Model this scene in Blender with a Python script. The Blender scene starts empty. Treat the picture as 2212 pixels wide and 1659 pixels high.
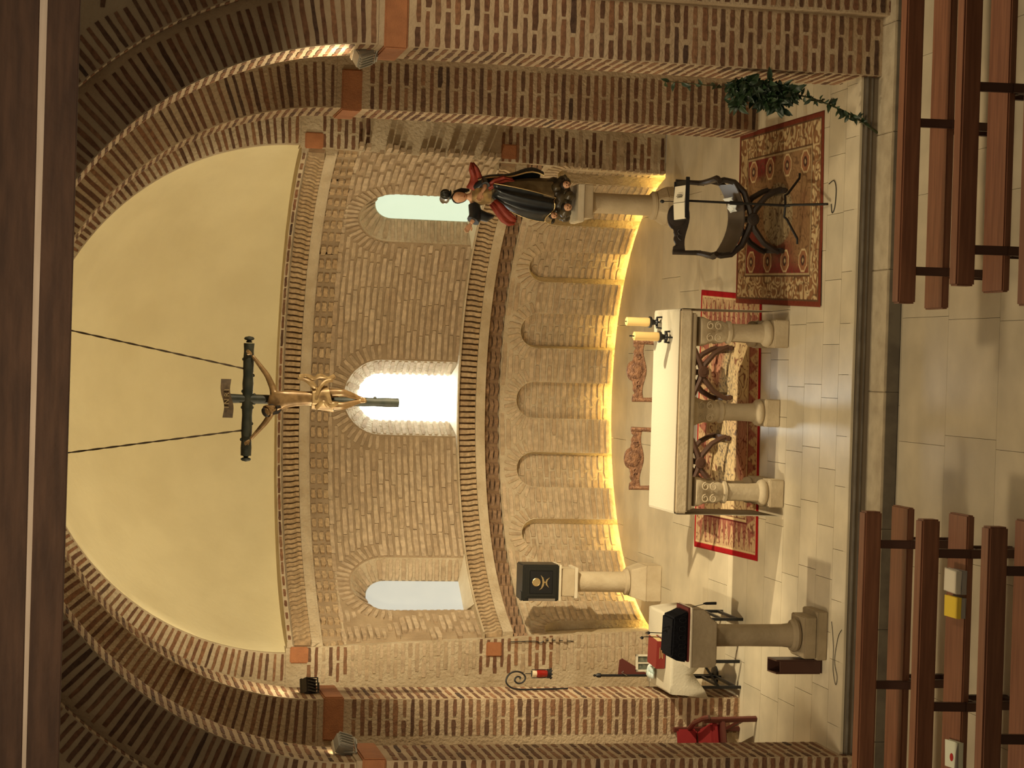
import bpy, bmesh, math, random
import numpy as np
from mathutils import Matrix, Vector
R = math.radians
sin, cos, pi = math.sin, math.cos, math.pi
rng = random.Random(7)
scene = bpy.context.scene
COL = scene.collection

# ------------------------------------------------------------------ camera
CAM_F, CAM_TILT, CAM_ROLL, CAM_YAW, CAM_H = 4400.0, R(11.76), R(1.64), R(-0.5), 6.3
cF = Vector((sin(CAM_YAW)*cos(CAM_TILT), cos(CAM_YAW)*cos(CAM_TILT), -sin(CAM_TILT)))
cR = Vector((cos(CAM_YAW), -sin(CAM_YAW), 0)); cU = cR.cross(cF)
cX = cR*sin(CAM_ROLL) - cU*cos(CAM_ROLL)          # the photo was taken with the phone turned on its side
cY = cR*cos(CAM_ROLL) + cU*sin(CAM_ROLL)
cam_data = bpy.data.cameras.new('camera'); cam = bpy.data.objects.new('camera', cam_data); COL.objects.link(cam)
cam_data.sensor_width = 36; cam_data.lens = CAM_F/2212*36; cam_data.clip_end = 200
m = Matrix.Identity(4)
for i in range(3):
    m[i][0] = cX[i]; m[i][1] = cY[i]; m[i][2] = -cF[i]
m[2][3] = CAM_H
cam.matrix_world = m
scene.camera = cam
CAMP = Vector((0, 0, CAM_H))

# ------------------------------------------------------------------ light and exposure
vs = scene.view_settings
vs.view_transform = 'Standard'; vs.look = 'None'; vs.gamma = 1; vs.use_curve_mapping = False
vs.exposure = 0.0
scene.cycles.use_denoising = True
scene.cycles.max_bounces = 6; scene.cycles.diffuse_bounces = 4; scene.cycles.glossy_bounces = 3
scene.cycles.sample_clamp_indirect = 6
W = bpy.data.worlds.new('world'); scene.world = W; W.use_nodes = True
bg = W.node_tree.nodes['Background']; bg.inputs[0].default_value = (1.0, .78, .5, 1); bg.inputs[1].default_value = 0.13

def lamp(name, kind, loc, target, energy, color, size=.1, cone=120, blend=.6, size_y=None):
    d = bpy.data.lights.new(name, kind); d.energy = energy; d.color = color
    if kind == 'SPOT':
        d.spot_size = R(cone); d.spot_blend = blend; d.shadow_soft_size = size
    elif kind == 'AREA':
        d.size = size
        if size_y: d.shape = 'RECTANGLE'; d.size_y = size_y
    else: d.shadow_soft_size = size
    o = bpy.data.objects.new(name, d); COL.objects.link(o); o.location = loc
    o.rotation_euler = (Vector(target)-Vector(loc)).to_track_quat('-Z', 'Y').to_euler()
    return o
WARM = (1.0, .83, .53)
NAVE = lamp('nave_fill_spot', 'SPOT', (-.4, 3.0, 7.5), (-.4, 16.0, 2.0), 750, (1.0, .80, .53), 1.0, 36, 1.0)  # unseen fill spot, added to brighten the pillar fronts
for sx_ in (-1, 1):            # unseen fill panels added at the nave sides, shining down
    lamp('nave_side_fill', 'AREA', (-.4+sx_*3.65, 13.7, 5.0), (-.4+sx_*3.3, 13.5, -.3), 92, (1.0, .80, .52), 1.2, size_y=.6)
BEAM_FILL = lamp('beam_fill_strip', 'AREA', (-.1, 6.5, 7.2), (-.1, 9.0, 6.55), 4.5, (1.0, .80, .58), 4.4, size_y=.1); BEAM_FILL.data.spread = R(40)  # added fill strip, brightens only the tie beams and batten
KEY_R = lamp('key_light_right', 'SPOT', (2.30, 16.78, 4.22), (-2.9, 21.2, .6), 1900, WARM, .05, 66, .85)
FLOOD_R = lamp('flood_light_right', 'SPOT', (2.25, 16.6, 4.25), (-3.1, 19.8, 4.0), 300, WARM, .05, 100, .8)
KEY_L = lamp('key_light_left', 'SPOT', (-2.96, 16.72, 4.20), (.6, 19.6, .2), 330, WARM, .05, 112, .8)
FLOOD_L = lamp('flood_light_left', 'SPOT', (-2.90, 16.45, 4.22), (2.5, 16.6, 4.0), 210, WARM, .05, 110, .6)
FLOOD_M = lamp('flood_light_middle', 'SPOT', (-2.85, 19.25, 4.22), (2.3, 19.35, 3.2), 150, WARM, .05, 100, .6)
KEY_A = lamp('key_light_apse', 'SPOT', (-2.92, 19.72, 4.16), (.5, 23.8, 4.4), 260, WARM, .05, 130, .8)
KEY_B = lamp('apse_fill_right', 'SPOT', (2.10, 19.72, 4.16), (-1.4, 23.4, 4.2), 170, WARM, .05, 120, .8)  # added fill for the apse, no lamp body stands here
UP_R = lamp('up_light_right', 'SPOT', (2.22, 16.5, 4.22), (2.2, 16.5, 6.5), 40, WARM, .04, 165, .4)
UP_L = lamp('up_light_left', 'SPOT', (-2.72, 19.25, 4.22), (-2.7, 19.25, 6.4), 24, WARM, .04, 165, .4)

# ------------------------------------------------------------------ materials
MATS = {}
def N(nt, t, **kw):
    n = nt.nodes.new(t)
    for k, v in kw.items(): setattr(n, k, v)
    return n
def mat(name, base, rough=.8, metal=0, noise=None, bump=0, bscale=40, emit=None, spec=.3, scale3=(1, 1, 1), detail=4, thr=(.35, .65)):
    """base colour, optional second colour mixed in by object-space noise, optional fine relief"""
    if name in MATS: return MATS[name]
    M = bpy.data.materials.new(name); M.use_nodes = True; nt = M.node_tree; b = nt.nodes['Principled BSDF']
    b.inputs['Base Color'].default_value = (*base, 1); b.inputs['Roughness'].default_value = rough
    b.inputs['Metallic'].default_value = metal; b.inputs['Specular IOR Level'].default_value = spec
    if emit: b.inputs['Emission Color'].default_value = (*emit[0], 1); b.inputs['Emission Strength'].default_value = emit[1]
    tc = N(nt, 'ShaderNodeTexCoord')
    if noise:
        col2, sc = noise
        mp = N(nt, 'ShaderNodeMapping'); mp.inputs['Scale'].default_value = scale3
        nt.links.new(tc.outputs['Object'], mp.inputs[0])
        nz = N(nt, 'ShaderNodeTexNoise'); nz.inputs['Scale'].default_value = sc; nz.inputs['Detail'].default_value = detail
        nt.links.new(mp.outputs[0], nz.inputs[0])
        mr = N(nt, 'ShaderNodeMapRange'); mr.inputs[1].default_value, mr.inputs[2].default_value = thr
        nt.links.new(nz.outputs[0], mr.inputs[0])
        mx = N(nt, 'ShaderNodeMix', data_type='RGBA')
        nt.links.new(mr.outputs[0], mx.inputs[0]); mx.inputs[6].default_value = (*base, 1); mx.inputs[7].default_value = (*col2, 1)
        nt.links.new(mx.outputs[2], b.inputs['Base Color'])
    if bump:
        n2 = N(nt, 'ShaderNodeTexNoise'); n2.inputs['Scale'].default_value = bscale; n2.inputs['Detail'].default_value = 3
        nt.links.new(tc.outputs['Object'], n2.inputs[0])
        bp = N(nt, 'ShaderNodeBump'); bp.inputs['Strength'].default_value = bump; bp.inputs['Distance'].default_value = .02
        nt.links.new(n2.outputs[0], bp.inputs['Height']); nt.links.new(bp.outputs[0], b.inputs['Normal'])
    MATS[name] = M
    return M
def varied(name, cols, rough=.85, bump=.5, bscale=60, noise=.35, nscale=25, spec=.25):
    """each object (or each island of a joined mesh) takes its own colour from a ramp"""
    if name in MATS: return MATS[name]
    M = bpy.data.materials.new(name); M.use_nodes = True; nt = M.node_tree; b = nt.nodes['Principled BSDF']
    b.inputs['Roughness'].default_value = rough; b.inputs['Specular IOR Level'].default_value = spec
    oi = N(nt, 'ShaderNodeObjectInfo'); ge = N(nt, 'ShaderNodeNewGeometry')
    ad = N(nt, 'ShaderNodeMath', operation='ADD'); fr = N(nt, 'ShaderNodeMath', operation='FRACT')
    nt.links.new(oi.outputs['Random'], ad.inputs[0]); nt.links.new(ge.outputs['Random Per Island'], ad.inputs[1]); nt.links.new(ad.outputs[0], fr.inputs[0])
    rp = N(nt, 'ShaderNodeValToRGB'); cr = rp.color_ramp; cr.interpolation = 'LINEAR'
    while len(cr.elements) < len(cols): cr.elements.new(.5)
    for i, c in enumerate(cols):
        cr.elements[i].position = i/(len(cols)-1); cr.elements[i].color = (*c, 1)
    nt.links.new(fr.outputs[0], rp.inputs[0])
    tc = N(nt, 'ShaderNodeNewGeometry')
    nz = N(nt, 'ShaderNodeTexNoise'); nz.inputs['Scale'].default_value = nscale; nz.inputs['Detail'].default_value = 5
    nt.links.new(tc.outputs['Position'], nz.inputs[0])
    mr = N(nt, 'ShaderNodeMapRange'); mr.inputs[1].default_value = .3; mr.inputs[2].default_value = .7
    mr.inputs[3].default_value = 1-noise; mr.inputs[4].default_value = 1+noise
    nt.links.new(nz.outputs[0], mr.inputs[0])
    mx = N(nt, 'ShaderNodeVectorMath', operation='SCALE')
    nt.links.new(rp.outputs[0], mx.inputs[0]); nt.links.new(mr.outputs[0], mx.inputs['Scale'])
    nt.links.new(mx.outputs[0], b.inputs['Base Color'])
    n2 = N(nt, 'ShaderNodeTexNoise'); n2.inputs['Scale'].default_value = bscale
    nt.links.new(tc.outputs['Position'], n2.inputs[0])
    bp = N(nt, 'ShaderNodeBump'); bp.inputs['Strength'].default_value = bump; bp.inputs['Distance'].default_value = .01
    nt.links.new(n2.outputs[0], bp.inputs['Height']); nt.links.new(bp.outputs[0], b.inputs['Normal'])
    MATS[name] = M
    return M
MORTAR = mat('lime_mortar', (.50, .385, .25), .9, noise=((.40, .29, .18), 3.0), bump=.6, bscale=35)
MORTAR_APSE = mat('smeared_mortar', (.53, .435, .30), .9, noise=((.43, .335, .215), 4.0), bump=.9, bscale=28)
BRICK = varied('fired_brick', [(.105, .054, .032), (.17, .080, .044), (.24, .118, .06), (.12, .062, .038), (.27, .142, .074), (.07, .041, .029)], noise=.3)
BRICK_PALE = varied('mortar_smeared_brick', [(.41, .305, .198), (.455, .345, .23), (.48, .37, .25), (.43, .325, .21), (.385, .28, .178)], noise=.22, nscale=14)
JOINT = mat('shaded_apse_joint', (.30, .215, .13), .95, noise=((.37, .275, .172), 5), bump=.5, bscale=40)  # mortar darkened so the shade between courses is in its colour
BRICK_CORB = varied('pale_corbel_brick', [(.43, .31, .18), (.38, .26, .145), (.46, .335, .20)], noise=.25)
TERRA = mat('terracotta_block', (.40, .165, .07), .8, noise=((.33, .135, .058), 9), bump=.3, bscale=80)
PLASTER = mat('cream_plaster', (.75, .665, .425), .9, noise=((.69, .605, .38), 1.6), bump=.25, bscale=14)
STONE = mat('cream_limestone', (.60, .50, .34), .7, noise=((.50, .40, .26), 5), bump=.25, bscale=30)
STONE_W = mat('white_stone', (.74, .66, .50), .6, noise=((.68, .59, .43), 8), bump=.1, bscale=40)
TREAD = mat('worn_step_stone', (.50, .42, .29), .7, noise=((.38, .31, .21), 6), bump=.2, bscale=40)
WOOD_B = mat('dark_beam_wood', (.115, .060, .034), .7, noise=((.07, .037, .022), 3), scale3=(1, 9, 9), bump=.25, bscale=20)
WOOD_P = mat('red_brown_pew_wood', (.255, .108, .056), .45, noise=((.18, .072, .038), 4), scale3=(.6, 9, 9), spec=.5)
WOOD_P2 = mat('pew_post_wood', (.075, .032, .02), .5, spec=.4)
BLACKW = mat('black_stained_wood', (.022, .016, .013), .45, noise=((.035, .024, .018), 12), spec=.5)
CARVED = mat('carved_brown_wood', (.30, .15, .075), .5, noise=((.14, .065, .035), 22), bump=.6, bscale=70, spec=.4)
BLACK = mat('black_metal', (.012, .012, .013), .45, metal=.2, spec=.5)
BLACKF = mat('black_cloth', (.006, .006, .008), .9, noise=((.012, .012, .015), 60), spec=.1)
BRICK_BROWN = varied('brown_frieze_brick', [(.22, .135, .08), (.30, .19, .115), (.26, .16, .095)], noise=.25)
CLOTH = mat('white_linen', (.55, .50, .385), .85, bump=.15, bscale=60)
GOLD = mat('gold_leaf', (.72, .55, .28), .35, metal=.8)
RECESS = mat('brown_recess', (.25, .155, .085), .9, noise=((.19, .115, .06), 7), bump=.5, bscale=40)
SILVER = mat('silver_metal', (.75, .75, .74), .25, metal=.95)
WAX = mat('candle_wax', (.80, .55, .22), .5, spec=.4)
GLASS_RED = mat('red_glass', (.22, .012, .008), .12, spec=.7)

# ------------------------------------------------------------------ object helpers
def link(name, me, m=None, parent=None):
    o = bpy.data.objects.new(name, me)
    if m is not None and me is not None:
        if not len(me.materials): me.materials.append(m)
    COL.objects.link(o)
    if parent is not None: o.parent = parent
    return o
def tag(o, label=None, cat=None, group=None, kind=None):
    if label: o['label'] = label
    if cat: o['category'] = cat
    if group: o['group'] = group
    if kind: o['kind'] = kind
    return o
def thing(name, label, cat, loc=(0, 0, 0), rz=0, group=None):
    o = link(name, None); o.location = loc; o.rotation_euler = (0, 0, rz)
    return tag(o, label, cat, group)
def copy_tree(o, parent=None):
    c = o.copy(); COL.objects.link(c); c.parent = parent
    for ch in list(o.children): copy_tree(ch, c)
    return c
def smooth(me, ang=40):
    for p in me.polygons: p.use_smooth = True
    bm = bmesh.new(); bm.from_mesh(me)
    for e in bm.edges:
        if len(e.link_faces) == 2 and e.calc_face_angle(0) > R(ang): e.smooth = False
    bm.to_mesh(me); bm.free()
class MB:
    """collects shapes and links them as ONE mesh object"""
    def __init__(s): s.v = []; s.f = []
    def add(s, v, f):
        b = len(s.v); s.v += [tuple(x) for x in v]; s.f += [tuple(b+i for i in q) for q in f]; return s
    def xf(s, M):
        s.v = [tuple(M @ Vector(p)) for p in s.v]; return s
    def box(s, c, d, rot=None, taper=1.0):
        P = []
        for z in (-.5, .5):
            t = taper if z > 0 else 1
            for x, y in ((-.5, -.5), (.5, -.5), (.5, .5), (-.5, .5)):
                p = Vector((x*d[0]*t, y*d[1]*t, z*d[2]))
                if rot is not None: p = rot @ p
                P.append(p+Vector(c))
        return s.add(P, [(3, 2, 1, 0), (4, 5, 6, 7), (0, 1, 5, 4), (1, 2, 6, 5), (2, 3, 7, 6), (3, 0, 4, 7)])
    def bar(s, a, b, w, h=None, up=(0, 0, 1)):
        a, b = Vector(a), Vector(b); z = (b-a); L = z.length; z.normalize()
        x = Vector(up).cross(z)
        if x.length < 1e-4: x = Vector((1, 0, 0)).cross(z)
        x.normalize(); y = z.cross(x)
        M = Matrix((x, y, z)).transposed()
        return s.box((a+b)/2, (w, h or w, L), M)
    def lathe(s, prof, n=24, c=(0, 0, 0), a0=0, a1=2*pi, M=None):
        full = abs(a1-a0-2*pi) < 1e-6; k = n if full else n+1
        P = []
        for i in range(k):
            a = a0+(a1-a0)*i/n
            for r, z in prof:
                p = Vector((r*cos(a), r*sin(a), z))
                if M is not None: p = M @ p
                P.append(p+Vector(c))
        m = len(prof); F = []
        for i in range(n):
            j = (i+1) % k
            for q in range(m-1):
                F.append((i*m+q, j*m+q, j*m+q+1, i*m+q+1))
        if full:
            if prof[0][0] > 1e-5: F.append(tuple(i*m for i in range(k))[::-1])
            if prof[-1][0] > 1e-5: F.append(tuple(i*m+m-1 for i in range(k)))
        return s.add(P, F)
    def tube(s, pts, r, n=8, cap=True):
        pts = [Vector(p) for p in pts]; rs = r if hasattr(r, '__len__') else [r]*len(pts)
        P = []; ref = None
        for i, p in enumerate(pts):
            t = (pts[min(i+1, len(pts)-1)]-pts[max(i-1, 0)]).normalized()
            if ref is None:
                ref = Vector((0, 0, 1)) if abs(t.z) < .9 else Vector((1, 0, 0))
            x = ref.cross(t)
            if x.length < 1e-5: x = Vector((0, 1, 0)).cross(t)
            x.normalize(); y = t.cross(x); ref = y
            for k in range(n):
                a = 2*pi*k/n; P.append(p+(x*cos(a)+y*sin(a))*rs[i])
        F = [(i*n+k, i*n+(k+1) % n, (i+1)*n+(k+1) % n, (i+1)*n+k) for i in range(len(pts)-1) for k in range(n)]
        if cap: F += [tuple(range(n))[::-1], tuple((len(pts)-1)*n+k for k in range(n))]
        return s.add(P, F)
    def loft(s, rings, cap=True, closed=True):
        n = len(rings[0]); P = [p for r in rings for p in r]; F = []
        for i in range(len(rings)-1):
            for k in range(n if closed else n-1):
                F.append((i*n+k, i*n+(k+1) % n, (i+1)*n+(k+1) % n, (i+1)*n+k))
        if cap and closed: F += [tuple(range(n))[::-1], tuple((len(rings)-1)*n+k for k in range(n))]
        return s.add(P, F)
    def prism(s, poly, y0, y1, plane='xz'):
        n = len(poly)
        f = (lambda p, y: (p[0], y, p[1])) if plane == 'xz' else ((lambda p, y: (p[0], p[1], y)) if plane == 'xy' else (lambda p, y: (y, p[0], p[1])))
        P = [f(p, y0) for p in poly]+[f(p, y1) for p in poly]
        return s.add(P, [tuple(range(n)), tuple(range(2*n-1, n-1, -1))]+[(i, i+n, (i+1) % n+n, (i+1) % n) for i in range(n)])
    def ball(s, c, r, nu=12, nv=8, M=None):
        r = r if hasattr(r, '__len__') else (r, r, r)
        P = []; F = []
        for j in range(1, nv):
            for i in range(nu):
                t = pi*j/nv; a = 2*pi*i/nu
                p = Vector((r[0]*sin(t)*cos(a), r[1]*sin(t)*sin(a), r[2]*cos(t)))
                if M is not None: p = M @ p
                P.append(p+Vector(c))
        top = Vector((0, 0, r[2])); 
        if M is not None: top = M @ top
        P += [Vector(c)+top, Vector(c)-top]; T = len(P)-2; B = T+1
        for j in range(nv-2):
            for i in range(nu):
                F.append((j*nu+i, (j+1)*nu+i, (j+1)*nu+(i+1) % nu, j*nu+(i+1) % nu))
        for i in range(nu):
            F.append((T, i, (i+1) % nu)); F.append((B, (nv-2)*nu+(i+1) % nu, (nv-2)*nu+i))
        return s.add(P, F)
    def build(s, name, m, parent=None, sm=False, bevel=0, flip=False):
        me = bpy.data.meshes.new(name); me.from_pydata(s.v, [], s.f)
        bm = bmesh.new(); bm.from_mesh(me); bmesh.ops.remove_doubles(bm, verts=bm.verts, dist=1e-6)
        bmesh.ops.recalc_face_normals(bm, faces=bm.faces)
        if bevel:
            ed = [e for e in bm.edges if len(e.link_faces) == 2 and e.calc_face_angle(0) > R(30)]
            bmesh.ops.bevel(bm, geom=ed, offset=bevel, segments=2, affect='EDGES', clamp_overlap=True)
        if flip: bmesh.ops.reverse_faces(bm, faces=bm.faces)
        bm.to_mesh(me); bm.free()
        if sm: smooth(me, sm if sm is not True else 40)
        return link(name, me, m, parent)
def skin_mesh(name, verts, edges, radii, sub=2, root=0):
    """one continuous surface grown over a skeleton of joints"""
    me = bpy.data.meshes.new(name); me.from_pydata(verts, edges, []); o = bpy.data.objects.new(name, me); COL.objects.link(o)
    md = o.modifiers.new('s', 'SKIN'); sv = me.skin_vertices[0].data
    for i, r in enumerate(radii):
        sv[i].radius = r if hasattr(r, '__len__') else (r, r); sv[i].use_root = (i == root)
    md.use_smooth_shade = True
    ss = o.modifiers.new('u', 'SUBSURF'); ss.levels = sub; ss.render_levels = sub
    dg = bpy.context.evaluated_depsgraph_get(); out = bpy.data.meshes.new_from_object(o.evaluated_get(dg))
    bpy.data.objects.remove(o); out.name = name
    for p in out.polygons: p.use_smooth = True
    return out

# ------------------------------------------------------------------ bricks
UNIT = {}
def brick_mesh(k, m):
    key = (k, m.name)
    if key in UNIT: return UNIT[key]
    r = random.Random(100+k); V = []; F = []; n = 4
    for i in range(n+1):
        x = -.5+i/n; e = .10 if i in (0, n) else .0
        jz = lambda: r.uniform(-.09, .09)
        t, b = .5-e+jz(), -.5+e+jz(); xo = r.uniform(-.012, .012) if 0 < i < n else 0
        V += [(x+xo, -.5, t), (x+xo, .5, t-.06), (x+xo, .5, b+.06), (x+xo, -.5, b)]
    for i in range(n):
        a, c = i*4, (i+1)*4
        for q in range(3): F.append((a+q, c+q, c+q+1, a+q+1))
    F += [(0, 1, 2, 3), (n*4+3, n*4+2, n*4+1, n*4)]
    me = bpy.data.meshes.new('brick'); me.from_pydata(V, [], F)
    bm = bmesh.new(); bm.from_mesh(me); bmesh.ops.recalc_face_normals(bm, faces=bm.faces)
    if sum(f.normal.y for f in bm.faces) < 0: bmesh.ops.reverse_faces(bm, faces=bm.faces)
    bm.to_mesh(me); bm.free(); me.materials.append(m)
    UNIT[key] = me
    return me
def corbel_mesh(k, m):
    key = ('corbel', m.name)
    if key in UNIT: return UNIT[key]
    pr = [(-.5, .5), (.5, .5), (.5, .28), (.2, .12), (.0, -.1), (.02, -.32), (-.2, -.5), (-.5, -.5)]
    n = len(pr); V = [(-.5, y, z) for y, z in pr]+[(.5, y, z) for y, z in pr]
    F = [tuple(range(n)), tuple(range(2*n-1, n-1, -1))]+[(i, i+n, (i+1) % n+n, (i+1) % n) for i in range(n)]
    me = bpy.data.meshes.new('brick'); me.from_pydata(V, [], F)
    bm = bmesh.new(); bm.from_mesh(me); bmesh.ops.recalc_face_normals(bm, faces=bm.faces); bm.to_mesh(me); bm.free()
    me.materials.append(m); UNIT[key] = me
    return me
def in_frame(p, mx=120):
    d = Vector(p)-CAMP; w = d.dot(cF)
    if w < .5: return False
    x, y = 1106+CAM_F*d.dot(cX)/w, 829.5-CAM_F*d.dot(cY)/w
    return -mx < x < 2212+mx and -mx < y < 1659+mx
class Bricks:
    def __init__(s, parent, m, mesh=brick_mesh, name='brick', most=300): s.p, s.m, s.it, s.mesh, s.name, s.most = parent, m, [], mesh, name, most
    def add(s, P, x, n, L, H, D=.03, proud=.004, m=None, tilt=.02):
        P = Vector(P); x = Vector(x).normalized(); n = Vector(n).normalized()
        if not in_frame(P): return
        z = x.cross(n).normalized()
        if tilt:
            t = rng.uniform(-tilt, tilt)*min(1, .1/L); x = (x+z*t).normalized(); z = x.cross(n).normalized()
        pr = proud+rng.uniform(-.0015, .002)
        c = P+n*(pr-D/2)
        M = Matrix.Identity(4)
        for i in range(3): M[i][0] = x[i]*L; M[i][1] = n[i]*D; M[i][2] = z[i]*H; M[i][3] = c[i]
        d = (CAMP-P); sc = abs(d.normalized().dot(n))*L*H/d.length_squared
        s.it.append((sc, M, m or s.m))
    def done(s):
        s.it.sort(key=lambda t: -t[0])
        for i, (sc, M, m) in enumerate(s.it[:s.most]):
            o = bpy.data.objects.new(s.name, s.mesh(rng.randrange(5), m)); COL.objects.link(o); o.parent = s.p; o.matrix_basis = M
        rest = s.it[s.most:]
        if rest:
            V = []; F = []; b = 0
            for sc, M, m in rest:
                me = s.mesh(rng.randrange(5), m)
                V += [tuple(M @ v.co) for v in me.vertices]
                F += [tuple(b+i for i in p.vertices) for p in me.polygons]; b += len(me.vertices)
            me = bpy.data.meshes.new(s.name); me.from_pydata(V, [], F)
            o = link(s.name, me, s.m, s.p); o['kind'] = 'stuff'
PITCH = .0795
def course_wall(B, o, xd, nd, width, z0, z1, pats, H=.045, jit=.012, skip=None, m=None, proud=.004):
    """courses of bricks on a flat face; pats = one list of (start, end) spans per parity"""
    xd = Vector(xd).normalized(); k = 0; z = z0+PITCH/2
    while z < z1-.03:
        for a, b in pats[k % len(pats)]:
            if b is None: b = width
            a2, b2 = a+rng.uniform(0, jit), b-rng.uniform(0, jit)
            if b2-a2 > .05 and not (skip and skip((a2+b2)/2, z)):
                P = Vector(o)+xd*((a2+b2)/2); P.z = z+rng.uniform(-.004, .004)
                B.add(P, xd, nd, b2-a2, H*rng.uniform(.85, 1.15), m=m, proud=proud)
        z += PITCH; k += 1
# ================================================================== SETTING
AX = -.38                                        # long axis of the church
CX0, CY0, RA = -.37, 21.65, 2.65                 # apse circle
ZS, ZI = 4.065, 3.875                            # springing, underside of impost
def struct(name, o, label, cat='wall'):
    return tag(o, label, cat, kind='structure')
def cyl(th, r, z=0):
    # the old wall leans: its ends spread towards the top
    e = max(0, (abs(th)-52)/27)**2*max(0, min(1, (z-.3)/3.4))*(.20 if th < 0 else .10)
    th = max(-78.6, min(78.6, th)); a = R(th); return Vector((CX0+(r+e)*sin(a), CY0+r*cos(a), z))
def tang(th): return Vector((cos(R(th)), -sin(R(th)), 0))
def inw(th): return Vector((-sin(R(th)), -cos(R(th)), 0))

# ---- floors: slabs are pieces laid on a bed
SLAB = varied('sanctuary_slab', [(.58, .505, .36), (.63, .55, .40), (.66, .58, .425), (.60, .52, .37)], rough=.32, bump=.04, noise=.16, nscale=2.2, spec=.45)
SLAB_N = varied('nave_slab', [(.47, .40, .28), (.52, .445, .315), (.49, .415, .29)], rough=.36, bump=.04, noise=.16, nscale=2, spec=.4)
BED = mat('floor_bed', (.20, .16, .11), .9)
fl = struct('floor', MB().box((-.4, 19.22, -.17), (9.4, 6.02, .28)).prism([(cyl(t_, 2.58).x, cyl(t_, 2.58).y) for t_ in range(-79, 80, 4)], -.31, -.03, 'xy').build('floor', BED), 'raised cream stone floor of the chancel and apse', 'floor')
def clip(poly, c, r):
    out = poly
    for k in range(72):
        a = 2*pi*k/72; nx, ny = cos(a), sin(a); new = []
        f = lambda p: (p[0]-c[0])*nx+(p[1]-c[1])*ny-r
        for i in range(len(out)):
            p, q = out[i], out[(i+1) % len(out)]; fp, fq = f(p), f(q)
            if fp <= 0: new.append(p)
            if fp*fq < 0:
                t = fp/(fp-fq); new.append((p[0]+(q[0]-p[0])*t, p[1]+(q[1]-p[1])*t))
        out = new
        if len(out) < 3: return None
    return out
ys = [16.22, 16.54, 16.94, 17.38, 17.82, 18.32, 18.82, 19.44, 20.06, 20.72, 21.42, 22.14, 22.8, 23.5, 24.3]
nt = 0
for j in range(len(ys)-1):
    y0, y1 = ys[j]+.0025, ys[j+1]-.0025
    x = -4.6+rng.uniform(0, .5)
    while x < 4.2:
        w = rng.uniform(.42, .66) if y0 < 17.9 else rng.uniform(1.0, 1.7)
        poly = [(x+.002, y0), (x+w-.002, y0), (x+w-.002, y1), (x+.002, y1)]; x += w
        if y0 > 22.1:
            poly = clip(poly, (CX0, CY0), 2.585)
            if not poly: continue
        cx = sum(p[0] for p in poly)/len(poly)
        if not (-4.3 < cx < 3.4) or not in_frame((cx, (y0+y1)/2, 0), 200): continue
        MB().prism(poly, -.04, 0, 'xy').build('tile', SLAB, fl, bevel=0)
# riser moulding, tread and lower nave floor
NOS = mat('shaded_step_riser', (.16, .135, .10), .55, noise=((.11, .09, .065), 6), spec=.4)  # riser face in shadow, its shade put into the colour
rs = struct('trim_4', MB().box((-.34, 16.235, -.085), (6.6, .03, .13)).build('trim_4', NOS), 'shade-coloured moulded riser below the chancel floor edge', 'trim')
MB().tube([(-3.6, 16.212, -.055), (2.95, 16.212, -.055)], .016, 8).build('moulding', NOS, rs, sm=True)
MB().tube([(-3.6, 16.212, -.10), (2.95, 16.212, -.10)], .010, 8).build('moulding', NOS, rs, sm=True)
MB().box((-.34, 16.26, -.012), (6.6, .09, .020)).build('nosing', SLAB, rs)
RIS = mat('shaded_riser_stone', (.17, .145, .105), .7, noise=((.12, .10, .075), 6))  # step front darkened, shade put into the stone colour
st = struct('step', MB().box((-.34, 16.07, -.22), (7.6, .36, .12)).build('step', BED), 'worn cream stone step in front of the chancel', 'step')
x = -3.9
while x < 3.4:
    w = rng.uniform(.75, 1.25)
    MB().box((x+w/2, 16.05, -.205), (w-.004, .355, .11)).build('slab', TREAD, st, bevel=.006)
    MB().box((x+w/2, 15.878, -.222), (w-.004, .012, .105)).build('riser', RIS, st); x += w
fn = struct('floor.001', MB().box((-.4, 12, -.36), (12, 9.0, .12)).build('floor.001', BED), 'lower cream stone floor of the nave under the pews', 'floor')
y = 9.4
while y < 15.9:
    h = .92; x = -5.2+rng.uniform(0, .5)
    y1 = min(y+h, 15.875)
    while x < 5:
        w = rng.uniform(.9, 1.3)
        if in_frame((x+w/2, (y+y1)/2, -.28), 250):
            MB().box((x+w/2, (y+y1)/2, -.30), (w-.003, y1-y-.003, .04)).build('tile', SLAB_N, fn)
        x += w
    y += h

# ---- pillars
def pillar(label, x0, x1, y0, y1, zb, front, reveal, block_x, side, batter=0):
    """side +1: stands right of the axis (opening at x0); -1: left (opening at x1)"""
    xe = x0 if side > 0 else x1
    p = MB().prism([(x0, zb), (x1, zb), (x1, 4.112), (x0, 4.112)], y0, y1).build('pillar', MORTAR)
    struct('pillar', p, label, 'pillar')
    B = Bricks(p, BRICK)
    w = front[0]; o = (xe, y0, 0) if side > 0 else (xe, y0, 0)
    if w: course_wall(B, o, (side, 0, 0), (0, -1, 0), w, zb, ZI-.01, front[1])
    d = y1-y0
    course_wall(B, (xe, y0, 0), (0, 1, 0), (-side, 0, 0), d, zb, ZI-.03, reveal)
    B.done()
    # terracotta impost block wrapping the corner, chamfered below
    k = side
    bx = MB()
    prof = [(xe-k*.0, ZS), (xe-k*.02, ZS), (xe-k*.02, ZI+.03), (xe+k*.02, ZI-.01), (xe+k*.02, ZI-.01)]
    bx.box((xe+k*(block_x/2-.012), (y0+y1)/2-.012, (ZS+ZI)/2), (block_x+.024, y1-y0+.024, ZS-ZI))
    bx.build('impost_block', TERRA, p, bevel=.012)
    return p
H2 = lambda w: [[(.0, w-.02)], [(.0, w*.48), (w*.52, w-.02)]]
H2b = lambda w: [[(.0, w*.62), (w*.66, w-.01)], [(.0, w*.34), (w*.40, w-.01)]]
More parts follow.
